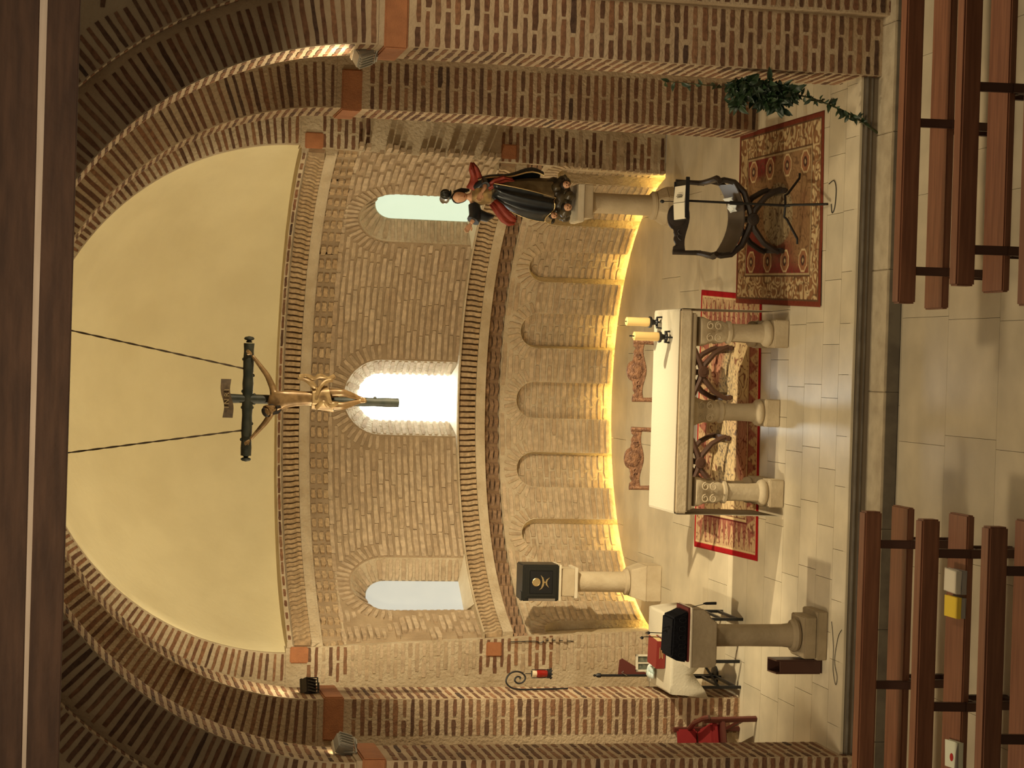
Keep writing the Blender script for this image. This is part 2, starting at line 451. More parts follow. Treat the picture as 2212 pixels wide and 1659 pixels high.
RV = lambda d: [[(.01, d*.47), (d*.51, d-.01)], [(.01, d*.23), (d*.27, d*.72), (d*.76, d-.01)]]
P1R = pillar('brick pillar beside the trailing plant, under the lit floodlight box', 2.53, 4.6, 16.15, 16.80, -.30, (.49, H2b(.49)), RV(.65), .44, 1)
P1L = pillar('brick pillar hiding the red chair, under a floodlight', -4.6, -3.19, 16.15, 16.80, -.30, (.40, H2b(.40)), RV(.65), .42, -1)
P2R = pillar('brick pillar behind the plant and the big rug', 2.36, 4.6, 18.92, 19.60, 0, (.46, H2(.46)), RV(.68), .36, 1)
P2L = pillar('brick pillar with the red sanctuary lamp beside the linen table', -4.6, -3.155, 18.92, 19.60, 0, (.40, H2(.37)), RV(.68), .385, -1)

# ---- wall stubs flanking the apse
def stub(name, label, side, xi_top, xi_bot, xo, spans):
    poly = [(xi_bot, 0), (xo, 0), (xo, 4.112), (xi_top, 4.112)]
    w = struct(name, MB().prism(poly, 22.15, 22.5).build(name, MORTAR_APSE), label)
    B = Bricks(w, BRICK)
    k = 0; z = PITCH/2
    while z < ZI:
        t = z/ZS; xi = xi_bot+(xi_top-xi_bot)*t
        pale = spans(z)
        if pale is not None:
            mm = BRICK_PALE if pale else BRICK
            Wd = .42
            for a, b in ([(.0, .33)] if k % 2 else [(.0, .16), (.18, .40)]):
                P = Vector((xi+side*(a+b)/2, 22.15, z))
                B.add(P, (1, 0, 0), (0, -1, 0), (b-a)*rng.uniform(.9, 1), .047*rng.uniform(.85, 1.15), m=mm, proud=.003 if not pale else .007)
        z += PITCH; k += 1
    B.done()
    for z0, z1, x0, x1 in ((ZI-.01, ZS, xi_top-side*.015, xi_top+side*.16), (1.715, 1.89, (xi_top+xi_bot)/2+side*.03, (xi_top+xi_bot)/2+side*.19)):
        MB().box(((x0+x1)/2, 22.16, (z0+z1)/2), (abs(x1-x0), .06, z1-z0)).build('impost_block', TERRA, w, bevel=.012)
    return w
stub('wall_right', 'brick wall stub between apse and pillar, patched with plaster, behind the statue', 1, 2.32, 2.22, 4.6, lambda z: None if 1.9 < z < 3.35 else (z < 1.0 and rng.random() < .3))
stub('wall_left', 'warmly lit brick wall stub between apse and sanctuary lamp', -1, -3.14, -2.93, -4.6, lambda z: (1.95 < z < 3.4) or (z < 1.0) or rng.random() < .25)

# ---- arches
def arch(name, label, cx, r0, y0, y1, ring, out, soffit, zc=4.11, mt=MORTAR, m=BRICK, n=64, face=True, dep=.0):
    P = []; F = []
    for i in range(n+1):
        a = pi*i/n
        for (r, y) in ((r0, y0), (out, y0), (out, y1), (r0, y1)): P.append((cx+r*cos(a), y, zc+r*sin(a)))
    for i in range(n):
        for q in range(4): F.append((i*4+q, i*4+(q+1) % 4, (i+1)*4+(q+1) % 4, (i+1)*4+q))
    F += [(0, 1, 2, 3), (n*4+3, n*4+2, n*4+1, n*4)]
    o = MB().add(P, F).build(name, mt)
    struct(name, o, label, 'arch' if name == 'arch' else 'wall')
    B = Bricks(o, m)
    if face:
        rm = r0+ring/2; k = int(pi*rm/PITCH)
        for i in range(k):
            a = pi*(i+.5)/k+rng.uniform(-.002, .002)
            rad = Vector((cos(a), 0, sin(a)))
            L = ring-.03-rng.uniform(0, .035)
            B.add(Vector((cx, y0, zc))+rad*(r0+.012+L/2), rad, (0, -1, 0), L, .042*rng.uniform(.8, 1.2), tilt=.012)
    if soffit:
        d = y1-y0; k = int(pi*r0/PITCH)
        for i in range(k):
            a = pi*(i+.5)/k
            rad = Vector((cos(a), 0, sin(a)))
            for s0, s1 in soffit:
                B.add(Vector((cx, y0+d*(s0+s1)/2, zc))+rad*r0, (0, 1, 0), -rad, d*(s1-s0), .042*rng.uniform(.85, 1.15), tilt=.02)
    B.done()
    return o
A1 = arch('arch', 'nearest brick arch, its inner rim lit by the floodlight', -.335, 2.868, 16.15, 16.80, .43, 5.2, [(.03, .27), (.32, .74), (.79, .97)])
A2 = arch('arch', 'middle brick arch, second in depth, over the table and rug', -.40, 2.757, 18.92, 19.60, .44, 5.2, [(.04, .46), (.52, .96)])
A3 = arch('arch', 'innermost brick arch framing the plaster half dome', -.425, 2.765, 22.15, 22.24, .33, 5.2, None, mt=MORTAR_APSE)
# nave wall in front of the nearest arch: slightly wider opening, voussoirs then level courses
FW = arch('wall_front', 'brick nave wall around the outermost arch', -.325, 3.325, 16.0, 16.15, .32, 7.5, [(.05, .95)])
for s, xa, xb in ((1, 3.02, 7.2), (-1, -3.66, -7.8)):
    o = MB().box(((xa+xb)/2, 16.075, 1.9), (abs(xb-xa), .15, 4.44)).build('wall_face', MORTAR, FW)
B = Bricks(FW, BRICK)
course_wall(B, (3.02, 16.0, 0), (1, 0, 0), (0, -1, 0), .6, -.28, 4.1, [[(.01, .24), (.28, .55)], [(.01, .12), (.16, .42)]])
z = 4.6
k = 0
while z < 7.3:
    for sgn in (1, -1):
        x = 0.0+(.16 if k % 2 else 0)
        while x < 4:
            L = rng.uniform(.24, .30); xm = -.325+sgn*(x+L/2)
            dd = min(math.hypot(xm-L/2+.325, z-4.11), math.hypot(xm+L/2+.325, z-4.11))
            if dd > 3.325+.36: B.add((xm, 16.0, z), (1, 0, 0), (0, -1, 0), L, .044)
            x += L+.035
    z += PITCH; k += 1
B.done()
# rooms between the arches, closed at the sides and above
for nm, lab, y0, y1 in (('ceiling.001', 'flat ceiling of the chancel bay between the first two arches', 16.8, 18.92), ('ceiling.002', 'flat ceiling of the chancel bay before the apse', 19.6, 22.15)):
    struct(nm, MB().box((-.4, (y0+y1)/2, 7.45), (9.4, y1-y0+.3, .2)).build(nm, PLASTER), lab, 'ceiling')
for nm, lab, x in (('wall_left.001', 'side wall of the chancel beyond the pillars with the lamp', -4.65), ('wall_right.001', 'side wall of the chancel beyond the pillars with the plant', 4.1)):
    struct(nm, MB().box((x, 19.15, 3.6), (.2, 6.0, 7.9)).build(nm, MORTAR), lab)

# ---- half dome
P = []; F = []; RD = 2.83; nu, nv = 48, 24
for j in range(nv+1):
    el = (pi/2)*j/nv
    for i in range(nu+1):
        a = R(-92+184*i/nu)
        P.append((CX0-.03+RD*cos(el)*sin(a), max(22.2, CY0+RD*cos(el)*cos(a)), 4.09+RD*sin(el)))
for j in range(nv):
    for i in range(nu): F.append((j*(nu+1)+i, j*(nu+1)+i+1, (j+1)*(nu+1)+i+1, (j+1)*(nu+1)+i))
dome = MB().add(P, F).build('ceiling', PLASTER, flip=False)
smooth(dome.data, 60); struct('ceiling', dome, 'smooth cream plaster half dome over the apse', 'ceiling')

# ---- apse wall with three splayed round-headed windows
def arc_strip(prof, a0=-78.2, a1=78.2, n=88):
    Pv = []; Fv = []; m_ = len(prof)
    for i in range(n+1):
        th = a0+(a1-a0)*i/n
        for r, z in prof: Pv.append(tuple(cyl(th, r, z)))
    for i in range(n):
        for q in range(m_-1): Fv.append((i*m_+q, (i+1)*m_+q, (i+1)*m_+q+1, i*m_+q+1))
    return Pv, Fv
def outline(c, half, zb, zs, n=7, na=16):
    """from bottom right up over the round head to bottom left, as (theta, z)"""
    w = R(half)*RA
    pts = [(c+half, zb+(zs-zb)*i/n) for i in range(n)]
    pts += [(c+half*cos(pi*i/na), zs+w*sin(pi*i/na)) for i in range(na+1)]
    pts += [(c-half, zb+(zs-zb)*(n-1-i)/n) for i in range(n)]
    return pts
def rect_of(pts, c, hh, zs, zt):
    out = []
    for th, z in pts:
        if z <= zs+1e-6: out.append((c+(hh if th > c else -hh), z)); continue
        dx, dz = R(th-c)*RA, z-zs; sx = R(hh)*RA/abs(dx) if abs(dx) > 1e-6 else 1e9; sz = (zt-zs)/dz
        if abs(sx/sz-1) < .12: sx = sz = None
        if sx is None: out.append((c+math.copysign(hh, dx), zt))
        else:
            t = min(sx, sz); out.append((c+math.degrees(dx*t/RA), zs+dz*t))
    return out
def panel(mb, c, half, zb, zs, hh, zt):
    a = outline(c, half, zb, zs); b = rect_of(a, c, hh, zs, zt); n = len(a); Pv = []
    K = 4
    for (t0, z0), (t1, z1) in zip(a, b):
        for q in range(K+1): Pv.append(tuple(cyl(t0+(t1-t0)*q/K, RA, z0+(z1-z0)*q/K)))
    Fv = [(i*(K+1)+q, i*(K+1)+q+1, (i+1)*(K+1)+q+1, (i+1)*(K+1)+q) for i in range(n-1) for q in range(K)]
    mb.add(Pv, Fv); return a
WIN = [(-55.2, 9.5, 5.0, -54.6), (-1.0, 9.75, 5.35, -.9), (51.0, 8.6, 4.5, 50.8)]   # centre, splay half angle, light half angle, light centre
ZW0, ZW1 = 1.915, 3.72
mb = MB(); spans = []; cur = -78.2
for c, half, lh, lc in WIN:
    hh = 13.5
    mb.add(*(lambda a0, a1: ([tuple(cyl(a0+(a1-a0)*i/8, RA, z)) for i in range(9) for z in (ZW0, ZW1)], [(i*2, i*2+2, i*2+3, i*2+1) for i in range(8)]))(cur, c-hh))
    w = R(half)*RA
    panel(mb, c, half, ZW0, 3.295-w, hh, ZW1); cur = c+hh
mb.add([tuple(cyl(cur+(78.2-cur)*i/8, RA, z)) for i in range(9) for z in (ZW0, ZW1)], [(i*2, i*2+2, i*2+3, i*2+1) for i in range(8)])
RW = 2.86
jb = MB()
for c, half, lh, lc in WIN:            # splayed jambs
    w = R(half)*RA; a = outline(c, half, ZW0, 3.295-w)
    w2 = R(lh)*RA; b = outline(lc, lh, 1.975, 3.085-w2)
    n = len(a); Pv = [tuple(cyl(t, RA, z)) for t, z in a]+[tuple(cyl(t, RW+.03, z)) for t, z in b]
    jb.add(Pv, [(i, n+i, n+i+1, i+1) for i in range(n-1)]+[(0, n-1, 2*n-1, n)])
WA = struct('wall_back', mb.build('wall_back', JOINT), 'upper curved brick wall of the apse with three windows')
jb.build('window_splays', MORTAR_APSE, WA)
B = Bricks(WA, BRICK_PALE, most=300)
z = ZW0+.03; k = 0
while z < 3.47:
    blocked = []
    for c, half, lh, lc in WIN:
        w = R(half)*RA; zs = 3.295-w; ro = w+.19
        hb = half+.25 if z < zs else (math.degrees(math.sqrt(max(ro*ro-(z-zs)**2, 0))/RA) if z < zs+ro else 0)
        if hb: blocked.append((c-hb, c+hb))
    t = -78+rng.uniform(0, 5)
    while t < 78:
        L = rng.uniform(.26, .46); t1 = t+math.degrees(L/RA)
        hit = [b for b in blocked if t < b[1] and t1 > b[0]]
        if hit:
            b = hit[0]
            if b[0]-t > 2.2: B.add(cyl((t+b[0])/2, RA, z), tang((t+b[0])/2), inw((t+b[0])/2), R(b[0]-t-.4)*RA, .050, proud=.008)
            t = b[1]+.2; continue
        tm = (t+t1)/2
        B.add(cyl(tm, RA, z+rng.uniform(-.005, .005)), tang(tm), inw(tm), L-.004, .061*rng.uniform(.9, 1.06), D=.05, proud=.020)
        t = t1+math.degrees(.006/RA)
    z += .0755; k += 1
B.done()
B = Bricks(WA, BRICK_PALE, most=170)
for c, half, lh, lc in WIN:             # voussoirs of the window heads, then the jamb bricks
    w = R(half)*RA; zs = 3.295-w; w2 = R(lh)*RA; zs2 = 3.085-w2; n = 21
    for i in range(n):
        a = pi*(i+.5)/n; rr = w+.10; th = c+math.degrees(rr*cos(a)/RA)
        P = cyl(th, RA, zs+rr*sin(a)); xd = tang(th)*cos(a)+Vector((0, 0, sin(a)))
        B.add(P, xd, inw(th), .165, .050, D=.04, proud=.016, m=BRICK_PALE)
    for sg in (1, -1):
        zz = ZW0+.09
        while zz < zs+.02:
            p0, p1 = cyl(c+sg*half, RA, zz), cyl(lc+sg*lh, RW, zz); d = p1-p0; nn = d.cross(Vector((0, 0, 1)))*(1 if sg > 0 else -1)
            if nn.dot(cyl(c, RA)-p0) < 0: nn = -nn
            B.add((p0+p1)/2, d, nn, d.length*.86, .05, proud=.006)
            zz += .078
    for i in range(9):
        a = pi*(i+.5)/9
        p0 = cyl(c+half*cos(a), RA, zs+w*sin(a)); p1 = cyl(lc+lh*cos(a), RW, zs2+w2*sin(a)); d = p1-p0
        ctr = (cyl(c, RA, zs)+cyl(lc, RW, zs2))/2; nn = ctr-(p0+p1)/2; nn -= nn.project(d.normalized())
        B.add((p0+p1)/2, d, nn, d.length*.8, .06, proud=.006)
B.done()
# panes of translucent alabaster, lit by the day outside
def pane_mat(name, col, strength, second=None):
    M = mat(name, (.22, .22, .20), .5)
    nt = M.node_tree; b = nt.nodes['Principled BSDF']; b.inputs['Emission Strength'].default_value = strength
    b.inputs['Emission Color'].default_value = (*col, 1)
    tc = N(nt, 'ShaderNodeTexCoord'); nz = N(nt, 'ShaderNodeTexNoise'); nz.inputs['Scale'].default_value = 5
    nt.links.new(tc.outputs['Object'], nz.inputs[0])
    mx = N(nt, 'ShaderNodeMix', data_type='RGBA'); nt.links.new(nz.outputs[0], mx.inputs[0])
    mx.inputs[6].default_value = (*col, 1); mx.inputs[7].default_value = (*(second or [c*.93 for c in col]), 1)
    nt.links.new(mx.outputs[2], b.inputs['Emission Color'])
    return M
PANES = [('cloudy grey alabaster window on the left of the apse', pane_mat('pane_shaded', (.50, .50, .43), .95, (.42, .44, .40))),
         ('blazing white central apse window behind the crucifix foot', pane_mat('pane_bright', (.90, 1.0, .98), 9.0)),
         ('pale green alabaster window behind the statue', pane_mat('pane_green', (.66, .80, .58), 1.0))]
for i, ((c, half, lh, lc), (lab, pm)) in enumerate(zip(WIN, PANES)):
    w2 = R(lh)*RA; b = outline(lc, lh+.2, 1.965, 3.085-w2)
    o = MB().add([tuple(cyl(t, RW, z)) for t, z in b]+[tuple(cyl(t, RW+.03, z)) for t, z in b], [tuple(range(len(b))), tuple(range(2*len(b)-1, len(b)-1, -1))]+[(i_, (i_+1) % len(b), (i_+1) % len(b)+len(b), i_+len(b)) for i_ in range(len(b))]).build('window_%d' % (i+1), pm)
    struct(o.name, o, lab, 'window')
    sm_ = MB()
    pv = []; fv = []
    for q in range(9):
        t = c-half+2*half*q/8; t2 = lc-lh+2*lh*q/8
        pv += [tuple(cyl(t, RA-.075, 1.93)), tuple(cyl(t2, RW, 1.978)), tuple(cyl(t2, RW, 1.95)), tuple(cyl(t, RA-.075, 1.905))]
    for q in range(8):
        for e in range(4): fv.append((q*4+e, (q+1)*4+e, (q+1)*4+(e+1) % 4, q*4+(e+1) % 4))
    fv += [(0, 1, 2, 3), (35, 34, 33, 32)]
    sm_.add(pv, fv).build('sill', STONE_W, o)
    sb = (lc, lh)

# ---- cornices and friezes
def cornice(name, label, prof, zc, zt, zf, frieze, zthin=None):
    ends = prof+[(2.82, prof[-1][1]), (2.82, prof[0][1])]; ms_ = MB().add(*arc_strip(prof))
    for th in (-78.2, 78.2): ms_.add([tuple(cyl(th, r, z)) for r, z in ends], [tuple(range(len(ends)))])
    o = ms_.build(name, MORTAR_APSE); struct(name, o, label, 'trim')
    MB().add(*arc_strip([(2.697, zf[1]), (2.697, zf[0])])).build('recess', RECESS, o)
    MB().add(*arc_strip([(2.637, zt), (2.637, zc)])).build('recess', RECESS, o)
    B = Bricks(o, BRICK_CORB, mesh=corbel_mesh, most=150)
    th = -77.0; h = zt-zc
    while th < 77.4:
        B.add(cyl(th, 2.64, (zc+zt)/2), tang(th), inw(th), .046, h, D=.085, proud=.085, tilt=.03); th += 1.53
    B.done()
    B = Bricks(o, BRICK_PALE, most=300)
    if zthin:
        th = -78
        while th < 78:
            L = rng.uniform(.14, .22); t = th+math.degrees(L/2/2.58)
            B.add(cyl(t, 2.565, (zthin[0]+zthin[1])/2), tang(t), inw(t), L-.02, zthin[1]-zthin[0]-.012, proud=.004, m=BRICK); th += math.degrees(L/2.58)
    th = -77.0; saw = frieze == 'saw'
    while th < 78:
        for q in range(3):
            z = zf[0]+(zf[1]-zf[0])*(q+.5)/3
            if saw:
                n_ = Matrix.Rotation(R(45), 3, 'Z') @ inw(th); t_ = Matrix.Rotation(R(45), 3, 'Z') @ tang(th)
                B.add(cyl(th, 2.70, z)+n_*.06, t_, n_, .13, (zf[1]-zf[0])/3-.005, D=.13, proud=.0, tilt=.015, m=BRICK_BROWN)
            else:
                B.add(cyl(th, 2.70, z), tang(th), inw(th), .11*rng.uniform(.9, 1.1), (zf[1]-zf[0])/3-.014, D=.09, proud=.082+rng.uniform(-.012, .01), tilt=.05, m=BRICK_CORB)
        th += 4.15
    B.done()
    return o
cornice('trim_1', 'upper brick cornice of small corbels under the half dome', [(2.95, 4.10), (2.565, 4.095), (2.565, 4.043), (2.60, 4.038), (2.64, 4.018), (2.64, 3.83), (2.572, 3.83), (2.572, 3.735), (2.595, 3.735), (2.595, 3.705), (2.70, 3.70), (2.70, 3.465), (2.645, 3.46), (2.645, 3.44)], 3.835, 4.015, (3.47, 3.70), 'block', (4.045, 4.092))
cornice('trim_2', 'middle brick cornice below the windows with a sawtooth frieze', [(2.75, 1.935), (2.55, 1.925), (2.55, 1.905), (2.64, 1.90), (2.64, 1.70), (2.562, 1.70), (2.562, 1.585), (2.70, 1.58), (2.70, 1.395), (2.645, 1.39), (2.645, 1.38)], 1.705, 1.90, (1.40, 1.58), 'saw')

# ---- blind arcade below
NC = [k*18.6-.6 for k in range(-4, 5)]; NH = 4.75; NZS = 1.18-R(NH)*RA
mb = MB()
for c in NC:
    a = panel(mb, c, NH, -.16, NZS, 9.3, 1.39); n = len(a)
    Pv = [tuple(cyl(t, RA, z)) for t, z in a]+[tuple(cyl(t, RA+.13, z)) for t, z in a]
    mb.add(Pv, [(i, n+i, n+i+1, i+1) for i in range(n-1)])
    mb.add([tuple(cyl(c+d, RA+.13, z)) for z in (-.16, 1.3) for d in (-5.5, -2.5, 0, 2.5, 5.5)], [(i, i+1, i+6, i+5) for i in range(4)])
for a0, a1 in ():
    mb.add([tuple(cyl(a0+(a1-a0)*i/3, RA, z)) for i in range(4) for z in (-.16, 1.39)], [(i*2, i*2+2, i*2+3, i*2+1) for i in range(3)])
AR = struct('wall_back.001', mb.build('wall_back.001', MORTAR_APSE), 'lower curved brick wall of the apse with blind round-headed niches')
B = Bricks(AR, BRICK_PALE, most=300)
for i in range(len(NC)+1):
    a0 = NC[i-1]+NH if i else -80; a1 = NC[i]-NH if i < len(NC) else 80
    z = .03
    while z < NZS+.06:
        tm = (a0+a1)/2; wd = R(a1-a0)*RA
        if rng.random() < .75 or wd < .2: B.add(cyl(tm, RA, z), tang(tm), inw(tm), wd*.95, .057*rng.uniform(.9, 1.08), D=.05, proud=.014)
        else:
            for s in (-.25, .25):
                t = tm+(a1-a0)*s; B.add(cyl(t, RA, z), tang(t), inw(t), wd*.46, .057, D=.05, proud=.014)
        z += .0755
B.done()
B = Bricks(AR, BRICK_PALE, most=300)
for c in NC:
    n = 13; w = R(NH)*RA
    for i in range(n):
        a = pi*(i+.5)/n; rr = w+.085; th = c+math.degrees(rr*cos(a)/RA)
        B.add(cyl(th, RA, NZS+rr*sin(a)), tang(th)*cos(a)+Vector((0, 0, sin(a))), inw(th), .145, .043, D=.04, proud=.012)
    z = NZS+.09
    while z < 1.36:
        ro = w+.172; hb = math.degrees(math.sqrt(max(ro*ro-(z-NZS)**2, 0))/RA)
        for t0, t1 in ((c+hb+.2, c+9.1),):
            if t1-t0 > 1.2 and c+9.3 < 76:
                t0, t1 = t0, 2*(c+9.3)-t0; tm = (t0+t1)/2; B.add(cyl(tm, RA, z), tang(tm), inw(tm), R(t1-t0)*RA*.97, .055, D=.04, proud=.012)
        z += .0755
    z = .03; k = 0
    while z < 1.14:
        hw = NH if z < NZS else math.degrees(math.sqrt(max(w*w-(z-NZS)**2, 0))/RA)
        sp = [(-hw, hw*.1), (hw*.18, hw)] if k % 2 else [(-hw, -hw*.35), (-hw*.27, hw)]
        for s0, s1 in sp:
            if s1-s0 > 1.2:
                t = c+(s0+s1)/2; B.add(cyl(t, RA+.13, z), tang(t), inw(t), R(s1-s0)*(RA+.13)*.95, .057*rng.uniform(.9, 1.08), D=.05, proud=.014, m=BRICK_PALE)
        z += .0755; k += 1
B.done()
# light trough hidden behind the floor edge
tr = struct('trim_3', MB().add(*arc_strip([(2.60, -.16), (2.80, -.16)])).build('trim_3', BED), 'sunken light trough between apse floor and wall', 'trim')
LED = mat('warm_strip_light', (1, .8, .3), .5, emit=((1.0, .72, .20), 44))
MB().add(*arc_strip([(2.598, -.125), (2.598, -.09), (2.615, -.085), (2.615, -.125)], -77, 77, 60)).build('strip_light', LED, tr)

# ---- timber tie beams crossing in front
for nm, lab, zc, h, tilt, sh in (('beam', 'lower dark timber tie beam spanning the nave', 6.446, .138, 0, 0), ('beam', 'upper thick dark timber tie beam just above the other beam', 6.790, .50, R(.26), .0)):
    b = MB().box((0, 0, 0), (9, .22, h)).build(nm, WOOD_B, bevel=.004)
    b.location = (-.1, 9.11, zc-(.0)); b.rotation_euler = (0, -tilt, 0)
    struct(nm, b, lab, 'beam')
    if zc < 6.6:
        MB().box((.0, -.055, .085), (9, .10, .05)).build('pale_batten', mat('pale_batten_wood', (.74, .60, .46), .7, noise=((.64, .51, .38), 4), scale3=(1, 9, 9)), b)
# ================================================================== PEWS
def pew(label, x0, x1, yb, posts, group):
    """seen from behind: top rail board, open gap, seat plank"""
    t = thing('church_pew', label, 'pew', ((x0+x1)/2, yb, -.28), 0, group)
    w = x1-x0; ox = (x0+x1)/2
    lean = Matrix.Rotation(R(-5), 3, 'X')
    MB().box((0, 0, .783), (w, .125, .135)).build('backrest', WOOD_P, t, bevel=.012)
    MB().box((0, .215, .435), (w+.05, .33, .055)).build('seat', WOOD_P, t, bevel=.01)
    for px in posts:
        x = px-ox
        MB().bar((x, -.03, .46), (x, .0, .73), .062, .05).box((x, -.035, .43), (.062, .05, .10)).build('post', WOOD_P2, t, bevel=.005)
        MB().box((x, .03, .2), (.06, .06, .4)).box((x, .30, .2), (.06, .06, .4)).box((x, .17, .38), (.05, .34, .05)).box((x, .17, .03), (.05, .42, .06)).build('leg', WOOD_P2, t, bevel=.005)
    return t
G = 'open-backed wooden pews'
pew('red-brown pew on the plant side, row nearest the step', .545, 4.1, 13.95, (.785, 1.864, 2.95), G)
pew('red-brown pew on the plant side, second row from the step', .640, 4.1, 12.95, (.89, 1.999, 3.05), G)
pew('red-brown pew on the plant side, third row from the step', .48, 4.1, 11.90, (.72, 1.80, 2.9), G)
pew('red-brown pew on the lectern side, row nearest the step, without books', -4.6, -1.005, 14.45, (-1.252, -2.313, -3.4), G)
pew('red-brown pew on the lectern side, second row, with books on its seat', -4.6, -.98, 13.385, (-1.22, -2.298, -3.4), G)
pew('red-brown pew on the lectern side, third row from the step', -4.6, -.942, 12.31, (-1.231, -2.328, -3.4), G)
PAPER = mat('page_edges', (.70, .66, .56), .8)
COVW = mat('ivory_book_cover', (.80, .74, .58), .6); COVY = mat('yellow_book_cover', (.85, .62, .06), .5)
COVG = mat('grey_book_cover', (.33, .31, .28), .6); PGREEN = mat('pale_green_cover', (.72, .74, .58), .5); DOT = mat('red_dot_print', (.42, .02, .02), .5)
def book(name, label, cat, c, d, rz, cover, group=None):
    t = thing(name, label, cat, c, rz, group); w, l, h = d
    MB().box((0, 0, h/2), (w-.012, l-.012, h-.010)).build('pages', PAPER, t)
    MB().box((0, 0, .003), (w, l, .006)).box((0, 0, h-.003), (w, l, .006)).box((0, -l/2+.003, h/2), (w, .006, h)).build('cover', cover, t, bevel=.002)
    return t
SZ = -.28+.463
gb = 'books left on the pew seat'
book('hymn_book', 'dark grey book lying under the ivory book on the pew', 'book', (-1.432, 13.53, SZ), (.17, .23, .036), .02, COVG, gb)
bw = book('hymn_book', 'ivory book with a framed cover topping a two-book pile', 'book', (-1.428, 13.53, SZ+.0385), (.165, .22, .034), -.03, mat('pale_book_cover', (.62, .58, .47), .6), gb)
MB().box((.0, .0, .0352), (.15, .20, .002)).build('cover_panel', COVW, bw)
book('hymn_book', 'grey book lying under the yellow book on the pew', 'book', (-1.612, 13.53, SZ), (.145, .225, .036), 0, COVG, gb)
book('hymn_book', 'bright yellow book lying on a grey book on the pew', 'book', (-1.612, 13.525, SZ+.0385), (.15, .23, .026), .01, COVY, gb)
mg = book('magazine', 'white magazine with a red dot near the outer end of pew', 'magazine', (-2.66, 13.50, SZ), (.19, .235, .034), .06, PGREEN, gb)
MB().lathe([(.028, .0345), (.028, .0365)], 20, (-.02, .0, 0)).build('printed_dot', DOT, mg)
MB().prism([(-.09, -.05), (-.09, -.11), (.09, -.11), (.03, -.075), (-.03, -.06)], .0343, .0358, 'xy').build('printed_curve', COVG, mg)

# ================================================================== RUGS (woven pattern kept as colour per vertex)
def rug_mat(name):
    M = bpy.data.materials.new(name); M.use_nodes = True; nt = M.node_tree; b = nt.nodes['Principled BSDF']
    b.inputs['Roughness'].default_value = .95; b.inputs['Specular IOR Level'].default_value = .05
    a = N(nt, 'ShaderNodeVertexColor'); a.layer_name = 'weave'; nt.links.new(a.outputs[0], b.inputs['Base Color'])
    return M
def mixc(a, b, t): return a*(1-t[..., None])+b*t[..., None]
def vnoise(x, y, s):
    r = np.random.RandomState(s); g = r.rand(64, 64); xi, yi = np.floor(x).astype(int), np.floor(y).astype(int); fx, fy = x-xi, y-yi
    fx, fy = fx*fx*(3-2*fx), fy*fy*(3-2*fy); q = lambda i, j: g[(xi+i) % 64, (yi+j) % 64]
    return (q(0, 0)*(1-fx)+q(1, 0)*fx)*(1-fy)+(q(0, 1)*(1-fx)+q(1, 1)*fx)*fy
def rug(name, label, corners, res, pattern, lift=0):
    """corners anticlockwise from near left, in metres on the floor"""
    c = [Vector((*p, 0)) for p in corners]
    w = (c[1]-c[0]).length; l = (c[3]-c[0]).length; nx, ny = int(w/res), int(l/res)
    u, v = np.meshgrid(np.linspace(0, 1, nx+1), np.linspace(0, 1, ny+1)); A = [np.array(p) for p in c]
    P = (A[0]*((1-u)*(1-v))[..., None]+A[1]*(u*(1-v))[..., None]+A[2]*(u*v)[..., None]+A[3]*((1-u)*v)[..., None])
    P[..., 2] = .008+.0015*vnoise(u*w*9, v*l*9, 3)+lift*sm(.62-u*w, 0, .2)
    edge = (u == 0) | (u == 1) | (v == 0) | (v == 1); P[..., 2][edge] -= .006
    col = pattern(u*w, v*l, w, l)
    me = bpy.data.meshes.new(name); nv = (nx+1)*(ny+1); nf = nx*ny
    me.vertices.add(nv); me.vertices.foreach_set('co', P.reshape(-1).astype(np.float32))
    i = (np.arange(ny)[:, None]*(nx+1)+np.arange(nx)[None]).reshape(-1)
    q = np.stack([i, i+1, i+nx+2, i+nx+1], 1).reshape(-1)
    me.loops.add(nf*4); me.loops.foreach_set('vertex_index', q.astype(np.int32))
    me.polygons.add(nf); me.polygons.foreach_set('loop_start', (np.arange(nf)*4).astype(np.int32))
    me.update(calc_edges=True); me.validate()
    at = me.color_attributes.new('weave', 'FLOAT_COLOR', 'POINT')
    at.data.foreach_set('color', np.concatenate([np.clip(col, 0, 1).reshape(-1, 3), np.ones((nv, 1))], 1).reshape(-1).astype(np.float32))
    o = link(name, me, rug_mat(name+'_wool')); return tag(o, label, 'rug')
BEI, REDD, DRED, BRN, ROSE, GRY = [np.array(x) for x in ((.62, .46, .25), (.30, .022, .02), (.13, .02, .018), (.14, .075, .04), (.42, .16, .11), (.10, .10, .095))]
def arab(x, y, s, k):
    """curling leaf work: bands of a warped noise field"""
    a = vnoise(x*s+3, y*s+7, k)+.5*vnoise(x*s*2.1, y*s*2.1, k+1); b = vnoise(x*s+11, y*s+2, k+2)
    return np.abs(np.sin(a*9+b*4))
def sm(x, a, b): t = np.clip((x-a)/(b-a), 0, 1); return t*t*(3-2*t)
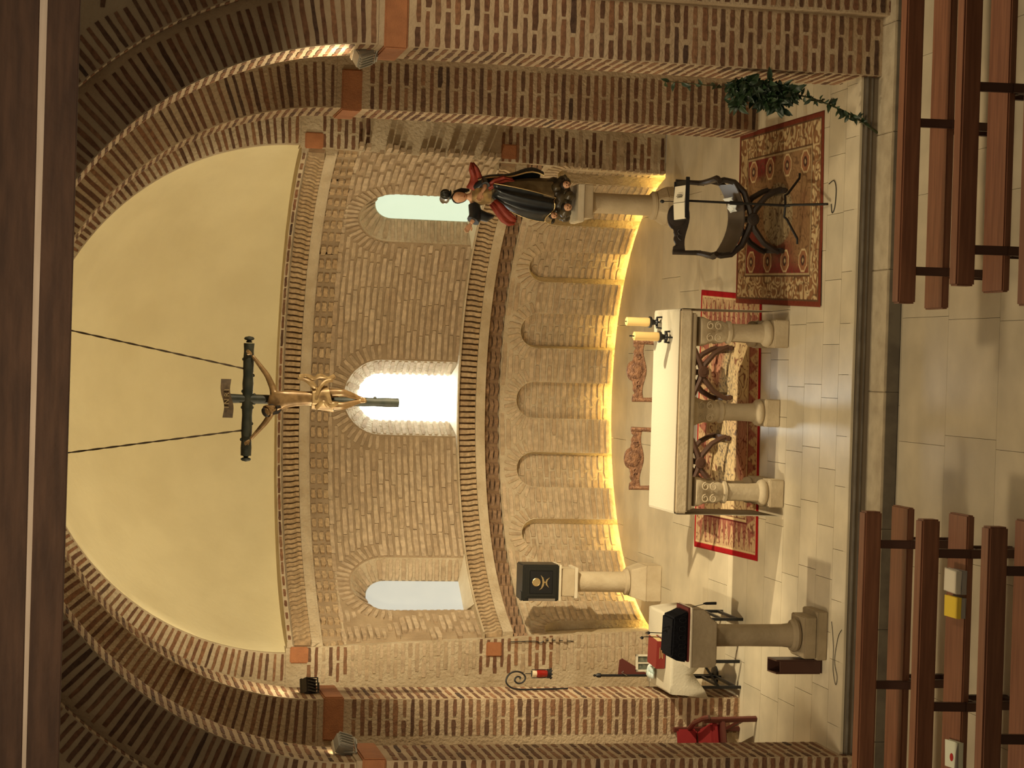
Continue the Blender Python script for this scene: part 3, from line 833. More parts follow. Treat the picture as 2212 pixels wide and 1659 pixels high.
def pat_altar(x, y, w, l):
    d = np.minimum(np.minimum(x, w-x), np.minimum(y, l-y)); L = np.stack
    ln = 1-sm(arab(x, y, 7.5, 5), .22, .42); base = mixc(np.broadcast_to(BEI, x.shape+(3,)), ROSE, sm(vnoise(x*2.2, y*2.2, 9), .45, .7)*.8)
    col = mixc(base, DRED, ln*.85)
    cen = 1-sm(np.hypot((x-w/2)/1.1, (y-l/2)/.55), .55, .75)
    col = mixc(col, mixc(np.broadcast_to(GRY, x.shape+(3,)), BEI, sm(arab(x, y, 11, 15), .3, .5)), cen*.75)
    bd = ((d > .07) & (d < .34)); px = np.where(np.minimum(x, w-x) < np.minimum(y, l-y), y, x)
    zz = np.abs(((px/.16) % 1)-.5)*2; arch_ = sm(zz-(d-.07)/.27, -.1, .08)
    cb = mixc(np.broadcast_to(ROSE*.8, x.shape+(3,)), BEI, arch_*.7); cb = mixc(cb, DRED, (1-sm(arab(x, y, 9, 25), .15, .4))*.8)
    col = np.where(bd[..., None], cb, col)
    for e0, e1, c in ((.055, .075, BEI), (.33, .345, DRED), (.345, .37, BEI), (.37, .38, DRED)):
        col = np.where(((d > e0) & (d < e1))[..., None], c, col)
    col = np.where((d < .055)[..., None], np.array((.34, .012, .015)), col)
    return col*(.9+.2*vnoise(x*60, y*60, 2))[..., None]
def pat_big(x, y, w, l):
    d = np.minimum(np.minimum(x, w-x), np.minimum(y, l-y))
    f = sm(vnoise(x*2.0, y*2.0, 31), .4, .6)
    col = mixc(np.broadcast_to(np.array((.33, .19, .09)), x.shape+(3,)), np.array((.22, .03, .028)), f*.9)
    col = mixc(col, BRN, (1-sm(arab(x, y, 9, 35), .15, .4))*.7)
    r = np.hypot((x-w/2)/.30, (y-l/2)/.42)
    col = np.where((r < 1)[..., None], mixc(np.broadcast_to(BEI*.62, x.shape+(3,)), BRN, (1-sm(arab(x, y, 10, 45), .25, .5))*.9), col)
    bd = d < .30
    cb = mixc(np.broadcast_to(np.array((.30, .15, .07)), x.shape+(3,)), BEI*1.05, sm(arab(x, y, 8, 55), .62, .85)); cb = mixc(cb, BRN*.8, (1-sm(arab(x, y, 6, 65), .1, .3))*.8)
    col = np.where(bd[..., None], cb, col)
    # rows of outlined octagons across both ends
    for ex in (.42, w-.42):
        for k in range(4):
            cy = l*(.5+(k-1.5)*.205)
            dx, dy = np.abs(x-ex), np.abs(y-cy); o = np.maximum(np.maximum(dx/.105, dy/.115), (dx/.105+dy/.115)/1.42)
            col = np.where(((o < 1.0) & (o > .84))[..., None], BEI*1.15, col)
            col = np.where((o < .84)[..., None], np.where((o < .45)[..., None], np.array((.10, .05, .035)), np.array((.36, .16, .08))), col)
            col = np.where((o < .18)[..., None], BEI*.9, col)
    for e0, e1, c in ((.05, .062, BRN), (.27, .285, BRN), (.285, .30, BEI*.8)): col = np.where(((d > e0) & (d < e1))[..., None], c, col)
    col = np.where((d < .05)[..., None], np.array((.21, .05, .028)), col)
    return col*(.74+.2*vnoise(x*60, y*60, 4))[..., None]
rug('rug', 'rug with bright red edge and pale arabesque lying under the altar', [(-1.785, 18.515), (.755, 18.63), (.87, 20.60), (-1.835, 20.58)], .0085, pat_altar)
rug('rug', 'large brown and crimson rug with octagon rows under the black chair', [(.605, 17.0), (2.345, 17.075), (2.375, 19.45), (.70, 19.40)], .0085, pat_big, .0085)

# ================================================================== ALTAR
AH = 1.05
al = thing('altar', 'pale stone altar table on stubby carved columns', 'altar', (-.36, 18.23, 0))
def prof_round(r): return r
MB().box((0, 0, .99), (1.86, .85, .12)).build('mensa', STONE, al, bevel=.015)
MB().box((0, 0, .905), (1.80, .80, .05)).build('moulding', STONE, al, bevel=.012)
def altar_column(x, y, rnd):
    c = MB().lathe([(.088, .22), (.082, .30), (.080, .48), (.084, .53)], 20, (x, y, 0)).build('column', STONE, al, sm=True)
    MB().lathe([(.10, .14), (.118, .155), (.125, .175), (.118, .20), (.10, .215), (.088, .225)], 24, (x, y, 0)).build('base_ring', STONE, c, sm=True)
    MB().box((x, y, .07), (.255, .255, .14)).build('plinth', STONE, c, bevel=.01)
    MB().lathe([(.085, .525), (.105, .535), (.105, .56), (.085, .57)], 24, (x, y, 0)).build('necking', STONE, c, sm=True)
    cap = MB(); rings = []
    for i in range(7):
        t = i/6; z = .57+.27*t; h = .085+.045*t+.01*sin(t*9); k = []
        for q in range(24):
            a = 2*pi*q/24; rr = h*((abs(cos(a))**4+abs(sin(a))**4)**(-.25*(t)))*(1+.05*cos(6*a)*sin(pi*t))
            k.append((x+rr*cos(a), y+rr*sin(a), z))
        rings.append(k)
    cap.loft(rings)
    for sx in (-1, 1):
        for f in (-1, 1):
            for s in range(2):
                cx_ = x+sx*.055; pts = [(cx_+.038*cos(a)*(1-a/14), y+f*.128, .68+s*.075+.034*sin(a)*(1-a/14)) for a in [q*.6 for q in range(14)]]
                cap.tube(pts, .0065, 6)
    cap.build('capital', STONE, c, sm=50)
for x, y in ((.735, -.28), (-.735, -.28), (.735, .145), (-.735, .145), (.0, -.10)): altar_column(x, y, 1)
ac = MB(); yy = [(-.40, 0), (.40, 0)]
def strip(pts, y0, y1, th=.004):
    P = []; n = len(pts)
    for (x, z) in pts: P += [(x, y0, z), (x, y1, z), (x, y1, z+th), (x, y0, z+th)]
    F = [(i*4+q, i*4+(q+1) % 4, (i+1)*4+(q+1) % 4, (i+1)*4+q) for i in range(n-1) for q in range(4)]
    return P, F+[(0, 1, 2, 3), ((n-1)*4+3, (n-1)*4+2, (n-1)*4+1, (n-1)*4)]
pts = [(-.945, .03), (-.94, .5), (-.938, 1.02), (-.930, 1.047), (-.91, 1.052)]+[(-.9+1.8*i/12, 1.0515+.001*(i % 2)) for i in range(13)]+[(.91, 1.052), (.930, 1.047), (.938, 1.02), (.942, .5), (.948, .03)]
P, F = strip(pts, 18.23-.415, 18.23+.42)
ac.add([(x-.36, y, z) for x, y, z in P], F)
tag(ac.build('altar_cloth', CLOTH, None, bevel=0), 'white linen runner over the altar hanging down both ends', 'cloth')
def candle(label, x, y, h, wick):
    t = thing('candle', label, 'candle', (x, y, AH+.006), rng.uniform(0, 6), 'altar candles')
    st_ = MB().lathe([(.052, .04), (.030, .046), (.022, .06), (.028, .085), (.05, .095), (.056, .115), (.045, .118)], 16)
    for k in range(3):
        a = 2*pi*k/3; st_.tube([(.02*cos(a), .02*sin(a), .05), (.055*cos(a), .055*sin(a), .05), (.06*cos(a), .06*sin(a), .0)], .009, 6)
    st_.build('candle_holder', BLACK, t, sm=True)
    MB().lathe([(.040, .11), (.042, .15), (.040, .20), (.041, .11+h-.006), (.034, .11+h), (.018, .11+h-.012), (0, .11+h-.014)], 20).build('wax', WAX, t, sm=True)
    MB().tube([(0, 0, .08+h), (.003, 0, .11+h+wick)], .006 if wick > .02 else .005, 6).build('wick', BLACK, t)
candle('stubby yellow candle on black tripod holder, at the altar rear corner', .455, 18.42, .23, .012)
candle('stubby yellow candle with long black wick, nearer the altar front', .315, 18.08, .245, .04)

# ================================================================== FOLDING ARMCHAIRS
def jamuga(label, x, y, rz, wood, leather, wd, crest, group, lw=None):
    lw = lw or wood
    t = thing('folding_armchair', label, 'chair', (x, y, .0165), rz, group); h = wd/2
    for s in (-1, 1):                                    # each leg curves from an arm down through the crossing to the far foot
        for yy_ in (-.20, .20):
            P = [(s*h*.98, .66), (s*h*1.03, .60), (s*h*.98, .50), (s*h*.72, .40), (s*h*.25, .335), (-s*h*.25, .29), (-s*h*.62, .19), (-s*h*.80, .09), (-s*h*.86, .035)]
            pts = [(px, yy_, pz) for px, pz in P]
            MB().tube(pts, [.024, .026, .028, .03, .034, .032, .028, .026, .026], 8).build('leg', lw, t, sm=True)
        ap = [(s*h*.98, -.27, .66), (s*h*1.05, -.22, .675), (s*h*1.0, 0, .68), (s*h*.97, .2, .685), (s*h*.96, .24, .72)]
        MB().tube(ap, [.026, .032, .027, .025, .024], 8).build('armrest', wood, t, sm=True)
        MB().bar((s*h*.82, -.26, .022), (s*h*.82, .26, .022), .05, .04).build('foot_rail', lw, t, bevel=.008)
        MB().tube([(s*h*.96, .22, .66), (s*h*.97, .235, .80), (s*h*.97, .25, .93)], [.024, .022, .024], 8).build('back_post', wood, t, sm=True)
    top = []
    n = 40
    for i in range(n+1):                                  # carved crest: round medallion, scrolled shoulders, squared ends
        u = -1+2*i/n; r = abs(u); z = .90
        if r < .33: z = .93+.062*math.sqrt(max(0, 1-(r/.33)**2))
        elif r < .46: z = .925
        elif r < .72: z = .905+.018*sin((r-.46)/.26*pi)
        elif r < .80: z = .895
        else: z = .925
        top.append((u*h*1.02, z if crest else z-.01))
    bot = [(u*h*1.02, .80-(.02*cos(u*pi*1.5))) for u in [1-2*i/16 for i in range(17)]]
    c = MB().prism(top+bot, .235, .275).build('crest_rail', wood, t, bevel=.006)
    cv = MB()
    cv.lathe([(.072*wd/.6, 0), (.078*wd/.6, .008), (.066*wd/.6, .012)], 24, (0, .237, .905), M=Matrix.Rotation(pi/2, 3, 'X'))
    for s in (-1, 1):
        cv.tube([(s*(.11+.07*q/8)*wd/.6+.012*cos(q*1.2), .230, .875+.02*sin(q*1.3)) for q in range(9)], .007, 6)
    cv.build('carving', wood, c, sm=True)
    P = []; F = []; nx = 12
    for i in range(nx+1):
        u = -1+2*i/nx; z = .515-.11*(1-u*u)
        P += [(u*h*.93, -.24, z), (u*h*.93, .24, z), (u*h*.93, .24, z-.012), (u*h*.93, -.24, z-.012)]
    F = [(i*4+q, i*4+(q+1) % 4, (i+1)*4+(q+1) % 4, (i+1)*4+q) for i in range(nx) for q in range(4)]+[(0, 1, 2, 3), (nx*4+3, nx*4+2, nx*4+1, nx*4)]
    MB().add(P, F).build('seat', leather, t, sm=True)
    MB().tube([(0, -.26, .312), (0, .26, .312)], .03, 10).build('pivot_rod', lw, t, sm=True)
    MB().lathe([(.0, 0), (.06, .004), (.052, .018), (.02, .024), (0, .024)], 16, (0, -.235, .312), M=Matrix.Rotation(pi/2, 3, 'X')).build('rosette', lw, t, sm=True)
    return t
LEATH = mat('dark_leather', (.06, .045, .035), .32, spec=.5); LEATHB = mat('brown_leather', (.09, .045, .028), .4, spec=.5)
jamuga('black carved folding armchair on the big rug beside the altar', 1.44, 18.22, R(-3), BLACKW, LEATH, .68, True, None)
MAHOD = mat('dark_chair_leg_wood', (.075, .036, .022), .45, spec=.4)
gj = 'carved armchairs behind the altar'
for lab, x, rz, wd in (('brown carved folding armchair behind the altar, on the candle side', .0, 1, .60), ('brown carved folding armchair behind the altar, on the lectern side', -.895, -1, .61)):
    t = jamuga(lab, x, 19.66, R(rz), CARVED, LEATHB, wd, True, gj, MAHOD); t.scale = (1, 1, .965)
pl = MB(); P = []; F = []
for j in range(5):
    for i in range(7):
        P.append((1.50+.022*i, 18.06+.055*j, .462+.024*(i/6)**2*4*.4+.012*sin(i*1.7+j*1.1)+.02*(i/6)))
F = [(j*7+i, j*7+i+1, (j+1)*7+i+1, (j+1)*7+i) for j in range(4) for i in range(6)]
pl.add(P, F); WHITE_GLOSS = mat('glossy_white', (.75, .80, .80), .3, spec=.6)
po = pl.build('white_sheet', WHITE_GLOSS, None); sd = po.modifiers.new('t', 'SOLIDIFY'); sd.thickness = .006
tag(po, 'crumpled white napkin lying on the black armchair seat', 'sheet')  # small wavy glossy white sheet on the seat

# ================================================================== MUSIC STAND, MICROPHONE
ms = thing('music_stand', 'black tripod music stand in front of the black armchair', 'stand', (1.52, 17.42, .018))
MB().tube([(0, 0, .16), (0, 0, 1.16)], [.012, .010], 8).tube([(0, 0, .60), (0, 0, .72)], .018, 8).build('pole', BLACK, ms, sm=True)
for a, L in ((-92, .52), (28, .30), (152, .32)):
    d = Vector((cos(R(a)), sin(R(a)), 0))
    MB().tube([(0, 0, .20), d*L*.35+Vector((0, 0, .19)), d*L*.42+Vector((0, 0, .16)), d*L+Vector((0, 0, .025)), d*(L+.05)+Vector((0, 0, .015))], .011, 8).build('leg', BLACK, ms, sm=True)
Mt = Matrix.Rotation(R(10), 3, 'X')
MB().box((0, 0, 1.165), (.35, .25, .012), Mt).box((0.02, -.13, 1.155), (.36, .014, .035)).box((0, .125, 1.195), (.35, .012, .02)).build('desk', BLACK, ms, bevel=.003)
mp_ = link('open_booklet', None); mp_.location = (1.50, 17.42, 1.202)
pg = MB().box((-.075, 0, 0), (.145, .215, .010), Mt @ Matrix.Rotation(R(-4), 3, 'Y')).box((.075, 0, 0), (.145, .215, .010), Mt @ Matrix.Rotation(R(4), 3, 'Y')).build('pages', COVW, mp_)
tag(mp_, 'open white booklet lying on the music stand desk', 'booklet')
for s in range(6):
    MB().box((.045+.012*s, -.02+.0, .010+.0012*s), (.005, .10+.03*(s % 2), .0015), Mt).build('printed_lines', BLACK, mp_) if s < 3 else None
mc = thing('microphone', 'slim gooseneck microphone rising from the music stand', 'microphone', (1.515, 17.56, 1.19))
MB().tube([(0, 0, 0), (.004, 0, .06), (0, .0, .125)], .004, 6).build('gooseneck', BLACK, mc)
MB().ball((0, 0, .135), (.016, .016, .02)).build('mic_head', BLACK, mc, sm=True)
wire = lambda nm, lab, pts, r=.004: tag(MB().tube(pts, r, 6).build(nm, BLACK, None, sm=True), lab, 'cable')
def spline(pts, n=6):
    out = []; pts = [Vector(p) for p in pts]
    for i in range(len(pts)-1):
        p0, p1, p2, p3 = pts[max(i-1, 0)], pts[i], pts[i+1], pts[min(i+2, len(pts)-1)]
        for q in range(n):
            t = q/n; out.append(.5*((2*p1)+(-p0+p2)*t+(2*p0-5*p1+4*p2-p3)*t*t+(-p0+3*p1-3*p2+p3)*t**3))
    return out+[pts[-1]]
wire('cable', 'thin cable loop on the floor at the music stand foot', spline([(1.50, 16.83, .006), (1.42, 16.80, .006), (1.47, 16.74, .006), (1.62, 16.72, .006), (1.70, 16.78, .006), (1.68, 16.9, .006)]))

# ================================================================== TABERNACLE ON ITS COLUMN
pd = thing('pedestal', 'round stone column pedestal carrying the dark tabernacle', 'pedestal', (-2.365, 21.98, 0))
MB().box((0, 0, .085), (.40, .40, .17)).build('plinth', STONE, pd, bevel=.008)
MB().loft([[(s*cos(a+pi/4)*1.414/2*w, s*sin(a+pi/4)*1.414/2*w, z) for a in (0, pi/2, pi, 3*pi/2)] for s, w, z in ((1, .40, .17), (1, .30, .335))]).build('sloped_base', STONE, pd, bevel=.006)
MB().lathe([(.13, .335), (.145, .345), (.145, .375), (.12, .39)], 28).build('base_ring', STONE, pd, sm=True)
MB().lathe([(.118, .385), (.114, .6), (.112, .95)], 28).build('column', STONE, pd, sm=True)
MB().box((0, 0, .965), (.34, .34, .035)).build('abacus', STONE_W, pd, bevel=.004)
MB().box((0, 0, 1.06), (.30, .30, .16)).build('block', STONE, pd, bevel=.006)
MB().box((0, 0, 1.152), (.40, .37, .025)).build('top_slab', STONE_W, pd, bevel=.004)
tb = thing('tabernacle', 'dark tabernacle box with gilt chalice relief on its column', 'tabernacle', (-2.365, 21.97, 1.165))
STEEL = mat('dark_patinated_steel', (.028, .028, .024), .4, metal=.4, spec=.5)
MB().box((0, 0, .205), (.40, .34, .41)).build('body', STEEL, tb, bevel=.012)
MB().box((0, -.172, .205), (.34, .02, .35)).box((0, -.178, .205), (.30, .02, .31)).build('door_frame', STEEL, tb, bevel=.004)
MB().box((.01, -.186, .205), (.255, .012, .26)).build('door', BLACK, tb, bevel=.004)
MB().box((-.183, -.168, .19), (.030, .012, .30)).build('side_strip', SILVER, tb)
MB().box((-.15, -.10, .4145), (.1, .1, .009)).build('lid_plate', STEEL, tb)
Rx = Matrix.Rotation(pi/2, 3, 'X')
rel = MB().lathe([(.040, 0), (.046, .006), (.040, .010), (.036, .006)], 24, (.01, -.192, .262), M=Rx)
rel.tube([(.01-.018, -.195, .262), (.01+.018, -.195, .262)], .003, 6).tube([(.01, -.195, .245), (.01, -.195, .28)], .003, 6)
rel.tube([(-.012, -.195, .248), (-.012, -.195, .276)], .0025, 6).tube([(.032, -.195, .248), (.032, -.195, .276)], .0025, 6)
rel.prism([(-.075, .228), (-.05, .205), (0, .192), (.05, .198), (.09, .215), (.06, .185), (.015, .17), (-.03, .178), (-.06, .20)], -.198, -.186)
rel.tube([(.01, -.195, .172), (.008, -.195, .155)], .007, 8)
rel.prism([(-.05, .118), (-.02, .152), (.01, .16), (.04, .148), (.062, .112), (.035, .134), (.008, .142), (-.02, .136)], -.198, -.186)
rel.build('chalice_relief', GOLD, tb, sm=True)

# ================================================================== STATUE ON ITS PEDESTAL
ps = thing('pedestal', 'stone column pedestal with moulded cap under the statue', 'pedestal', (1.80, 21.45, 0))
MB().prism([(.21*cos(pi/8+k*pi/4)*1.06, .21*sin(pi/8+k*pi/4)*1.06) for k in range(8)], 0, .20, 'xy').build('plinth', STONE, ps, bevel=.008)
MB().loft([[(r*cos(pi/8+k*pi/4), r*sin(pi/8+k*pi/4), z) for k in range(8)] for r, z in ((.22, .20), (.16, .30))]).build('sloped_base', STONE, ps, bevel=.006)
MB().lathe([(.14, .30), (.155, .31), (.155, .335), (.125, .36)], 28).build('base_ring', STONE, ps, sm=True)
MB().lathe([(.115, .355), (.110, .7), (.112, 1.02)], 28).build('column', STONE, ps, sm=True)
MB().lathe([(.113, 1.0), (.13, 1.01), (.13, 1.03), (.118, 1.04)], 28).build('necking', STONE, ps, sm=True)
MB().box((0, 0, 1.09), (.36, .36, .10)).build('capital_block', STONE, ps, bevel=.006)
MB().box((-.02, 0, 1.175), (.41, .41, .07)).build('abacus', STONE_W, ps, bevel=.01)
SKIN = mat('painted_flesh', (.66, .37, .22), .45, spec=.4); NAVY = mat('painted_navy_robe', (.010, .013, .018), .3, noise=((.024, .030, .034), 8), spec=.5)
OLIVE = mat('painted_olive_gown', (.12, .085, .04), .45, noise=((.22, .16, .08), 9), spec=.4); REDC = mat('painted_red_lining', (.33, .055, .03), .5, noise=((.22, .03, .02), 10))
OCHRE = mat('painted_ochre_tunic', (.42, .27, .10), .5, noise=((.2, .13, .06), 14)); CLOUD = mat('tarnished_cloud', (.022, .017, .010), .32, noise=((.09, .068, .036), 11), spec=.5); HAIR = mat('dark_hair', (.02, .014, .010), .6)
sx, sy, sz = 1.80, 21.43, 1.21
sta = thing('statue', 'polychrome statue of a woman in a dark robe with outstretched arm', 'statue', (sx, sy, sz+.032))
cl = MB()
r_ = random.Random(4)
for k in range(30):
    a = 2*pi*k/15+r_.uniform(-.2, .2); lv = k//15
    rr = .165+.03*r_.random()-.03*lv
    cl.ball((.02+rr*cos(a)*1.12, rr*sin(a)*.8, .07+.14*lv+r_.uniform(-.02, .03)), r_.uniform(.045, .075), 8, 6)
cl.ball((.02, 0, .14), (.22, .16, .14), 16, 10)
cl.build('cloud_base', CLOUD, sta, sm=True)
for (x, z, s) in ((-.075, .055, 1), (.165, .075, .95), (-.17, .20, .8)):      # winged child heads set in the cloud
    hd = MB().ball((x, -.165, z+.03), (.042*s, .042*s, .05*s), 14, 10)
    hd.ball((x, -.207*1.0, z+.028), (.008, .012, .010), 8, 6).ball((x-.02*s, -.198, z+.015), (.013, .012, .012), 8, 6).ball((x+.02*s, -.198, z+.015), (.013, .012, .012), 8, 6)
    h_ = hd.build('cherub_head', SKIN, sta, sm=True)
    MB().ball((x, -.150, z+.055), (.047*s, .042*s, .04*s), 12, 8).build('hair', HAIR, h_, sm=True)
    MB().box((x-.016*s, -.205, z+.036), (.012, .006, .005)).box((x+.016*s, -.205, z+.036), (.012, .006, .005)).box((x, -.206, z+.006), (.016, .006, .004)).build('face_paint', HAIR, h_)
    wg = MB()
    for s2 in (-1, 1): wg.ball((x+s2*.075*s, -.14, z+.03), (.045*s, .02, .022*s), 10, 6, Matrix.Rotation(s2*-.4, 3, 'Y'))
    wg.build('wings', CLOUD, h_, sm=True)
def robe(name, secs, m, folds, amp, ph=0, a0=0, a1=2*pi, n=64, parent=None, twist=0):
    """secs: (x, y, z, rx, ry) upwards; folds deepen towards the hem"""
    rings = []; full = abs(a1-a0-2*pi) < 1e-6
    for j, (x, y, z, rx, ry) in enumerate(secs):
        k = 1-j/(len(secs)-1); ring = []
        for i in range(n if full else n+1):
            a = a0+(a1-a0)*i/n
            q = 1+amp*(.25+.75*k)*(sin(folds*a+ph+twist*k)+.4*sin(folds*1.7*a+2+ph))
            ring.append((x+rx*q*cos(a), y+ry*q*sin(a), z))
        rings.append(ring)
    o = MB().loft(rings, cap=full, closed=full).build(name, m, parent, sm=60)
    if not full: md = o.modifiers.new('t', 'SOLIDIFY'); md.thickness = .008
    return o
S_ = [(.0, 0, .23, .22, .15), (.01, 0, .34, .215, .145), (.03, 0, .50, .19, .13), (.045, 0, .66, .155, .115), (.055, 0, .80, .125, .10), (.055, 0, .90, .105, .085), (.04, 0, .98, .115, .085), (.02, 0, 1.06, .115, .075), (.005, 0, 1.105, .065, .05)]
robe('gown', S_, OLIVE, 9, .06, parent=sta, twist=1.2)
robe('tunic', [(x, y-.004, z, rx*1.05, ry*1.10) for x, y, z, rx, ry in S_[5:]], OCHRE, 7, .05, parent=sta)
# navy mantle across the front, sweeping from the right hip to the left hem
mt = []
for j in range(13):
    t = j/12; z = .30+.58*t; ring = []
    x0 = -.235+.02*t+.20*t*t; x1 = .02+.17*t-.05*t*t
    for i in range(25):
        u = i/24; x = x0+(x1-x0)*u
        y = -.16-.035*sin(pi*u)+.02*t+.020*sin(u*15+t*3)*(1-.4*t)+.10*(1-u)**3
        ring.append((x, y, z-.10*u*(1-t)+.02*sin(u*9)))
    mt.append(ring)
mo = MB().loft(mt, cap=False, closed=False).build('mantle', NAVY, sta, sm=60); mo.modifiers.new('t', 'SOLIDIFY').thickness = .014
MB().tube([r[-1] for r in mt], .006, 6).tube(mt[0][::2], .005, 6).tube([r[0] for r in mt], .004, 6).build('gilt_hem', GOLD, mo, sm=True)
# mantle behind the right side with red lining
bk = []
for j in range(12):
    t = j/11; z = .33+.72*t; ring = []
    for i in range(17):
        u = i/16; a = R(-35+150*u)
        rx = .255-.10*t+.05*sin(t*8)*(1-t)+.035*sin(t*pi)
        ring.append((.05+rx*cos(a)*(1+.07*sin(u*20)), .02+.17*sin(a)*(1+.06*sin(u*17)), z))
    bk.append(ring)
bo = MB().loft(bk, cap=False, closed=False).build('mantle', NAVY, sta, sm=60); bo.modifiers.new('t', 'SOLIDIFY').thickness = .014
MB().tube([(p[0], p[1]-.006, p[2]) for p in [r[0] for r in bk]], .0085, 6).build('gilt_hem', GOLD, bo, sm=True)
def flap(pts, w, m, th=.012, wav=.012):
    """a blown fold of cloth along a path, w = half width vectors"""
    rings = []
    for j, (p, v) in enumerate(zip(pts, w)):
        p, v = Vector(p), Vector(v); rings.append([p+v*(-1+2*i/8)+Vector((0, wav*sin(i*1.6+j), wav*.6*cos(i*1.9+j))) for i in range(9)])
    o = MB().loft(rings, cap=False, closed=False).build('lining', m, sta, sm=70); o.modifiers.new('t', 'SOLIDIFY').thickness = th
    return o
flap([(.06, -.05, 1.08), (.15, -.04, 1.05), (.22, -.05, 1.07), (.29, -.06, 1.10), (.36, -.06, 1.12)], [(.03, 0, .09), (.0, .02, .085), (-.01, 0, .055), (-.01, 0, .045), (.0, 0, .012)], REDC)
flap([(-.06, -.15, .90), (-.13, -.155, .83), (-.20, -.155, .76), (-.245, -.15, .69), (-.25, -.15, .64)], [(.03, 0, -.03), (.05, 0, -.035), (.06, 0, -.04), (.055, 0, -.035), (.035, 0, -.015)], REDC)
flap([(.10, -.13, .95), (.16, -.14, .87), (.20, -.14, .77), (.19, -.14, .68)], [(.03, 0, .02), (.04, 0, .02), (.035, 0, .02), (.015, 0, .01)], REDC)
# body: neck, shoulders and both arms as one surface
V = [(.0, 0, 1.04), (.0, -.005, 1.13), (-.005, -.012, 1.175), (-.10, -.01, 1.075), (-.20, -.05, 1.055), (-.30, -.09, 1.12), (.105, -.01, 1.07), (.165, -.07, .97), (.09, -.16, .99), (.03, -.17, 1.03)]
E_ = [(0, 1), (1, 2), (0, 3), (3, 4), (4, 5), (0, 6), (6, 7), (7, 8), (8, 9)]
link('body', skin_mesh('body', V, E_, [.06, .035, .035, .045, .036, .02, .042, .036, .022, .016]), SKIN, sta)
MB().tube([(-.08, -.01, 1.075), (-.20, -.05, 1.055), (-.262, -.075, 1.09)], [.06, .075, .070], 14).tube([(-.19, -.05, 1.02), (-.215, -.05, .93), (-.20, -.045, .86)], [.06, .05, .012], 12).tube([(.09, -.01, 1.06), (.165, -.07, .965), (.115, -.14, .978)], [.055, .058, .045], 14).build('sleeves', NAVY, sta, sm=True)
hnd = MB()
def hand(mb, c, fwd, side, s=1.0):
    c, f, d = Vector(c), Vector(fwd).normalized(), Vector(side).normalized(); nn = f.cross(d)
    mb.loft([[c+f*t+d*(w*cos(a))+nn*(.010*s*sin(a)) for a in [q*pi/5 for q in range(10)]] for t, w in ((-.02*s, .014*s), (0, .022*s), (.025*s, .026*s), (.04*s, .024*s))])
    for k, L in enumerate((.034, .040, .038, .030)):
        b = c+f*.038*s+d*(-.019+.0125*k)*s
        mb.tube([b, b+f*L*.5*s+nn*-.002*s, b+f*L*s+nn*-.012*s], [.0062*s, .0058*s, .0045*s], 6)
    b = c+f*.005*s-d*.022*s
    mb.tube([b, b+f*.018*s-d*.014*s, b+f*.036*s-d*.016*s-nn*.004*s], [.0075*s, .0068*s, .005*s], 6)
hand(hnd, (-.315, -.095, 1.13), (-.8, -.2, .5), (.4, .1, .9), 1.15); hand(hnd, (.02, -.175, 1.035), (-.8, -.1, .3), (.3, -.1, .9), 1.1)
hnd.build('hands', SKIN, sta, sm=True)
hh = MB(); rings = []
hc = Vector((-.012, -.02, 1.235))
Mh = Matrix.Rotation(R(-8), 3, 'Y') @ Matrix.Rotation(R(6), 3, 'X')
for j in range(11):
    t = j/10; z = -.075+.15*t
    w = (.026, .040, .048, .052, .055, .057, .058, .056, .050, .036, .012)[j]; d = (.03, .045, .052, .056, .058, .06, .06, .058, .052, .038, .012)[j]
    rings.append([hc+Mh @ Vector((w*cos(a), d*sin(a)-.004, z)) for a in [2*pi*q/20 for q in range(20)]])
hh.loft(rings)
hh.loft([[hc+Mh @ Vector((x, -.058-dy, z)) for x, dy in ((-.009, 0), (0, k), (.009, 0), (0, -.006))] for z, k in ((.018, .004), (.0, .012), (-.012, .018), (-.02, .004))])
hd = hh.build('head', SKIN, sta, sm=True)
ey = MB()
for s in (-1, 1): ey.ball(hc+Mh @ Vector((s*.021, -.054, .012)), (.008, .005, .004), 8, 6).box(hc+Mh @ Vector((s*.022, -.056, .026)), (.018, .004, .003))
ey.build('eyes', HAIR, hd); MB().ball(hc+Mh @ Vector((0, -.057, -.038)), (.013, .005, .005), 8, 6).build('mouth', REDC, hd)
hr = MB()
rings = []
for j in range(9):
    t = j/8; z = -.08+.165*t; w = (.035, .05, .058, .062, .066, .067, .062, .048, .012)[j]
    rings.append([hc+Mh @ Vector((w*cos(a), .012+w*.98*sin(a)*(1 if sin(a) > 0 else .25+.5*max(0, t-.55)*2), z)) for a in [2*pi*q/20 for q in range(20)]])
hr.loft(rings); hr.tube([hc+Vector((.04, .02, .05)), hc+Vector((.075, .03, -.03)), hc+Vector((.085, .03, -.11))], [.03, .03, .015], 8)
hr.build('hair', HAIR, sta, sm=True)
cw = MB().ball((.015, .0, 1.385), (.05, .05, .052), 14, 10)
cw.lathe([(.048, 1.325), (.055, 1.33), (.048, 1.335)], 16, (.012, 0, 0))
for k in range(6): cw.tube([(.015+.052*cos(a)*sin(b), .052*sin(a)*sin(b), 1.385+.054*cos(b)) for a, b in [(k*pi/3, .3+q*.3) for q in range(9)]], .004, 6)
cw.build('crown', STEEL, sta, sm=True)
MB().lathe([(.05, -.003), (.055, 0), (.05, .003), (.046, 0)], 20, (-.035, .01, 1.39), M=Matrix.Rotation(R(70), 3, 'X')).build('halo_wire', SILVER, sta, sm=True)

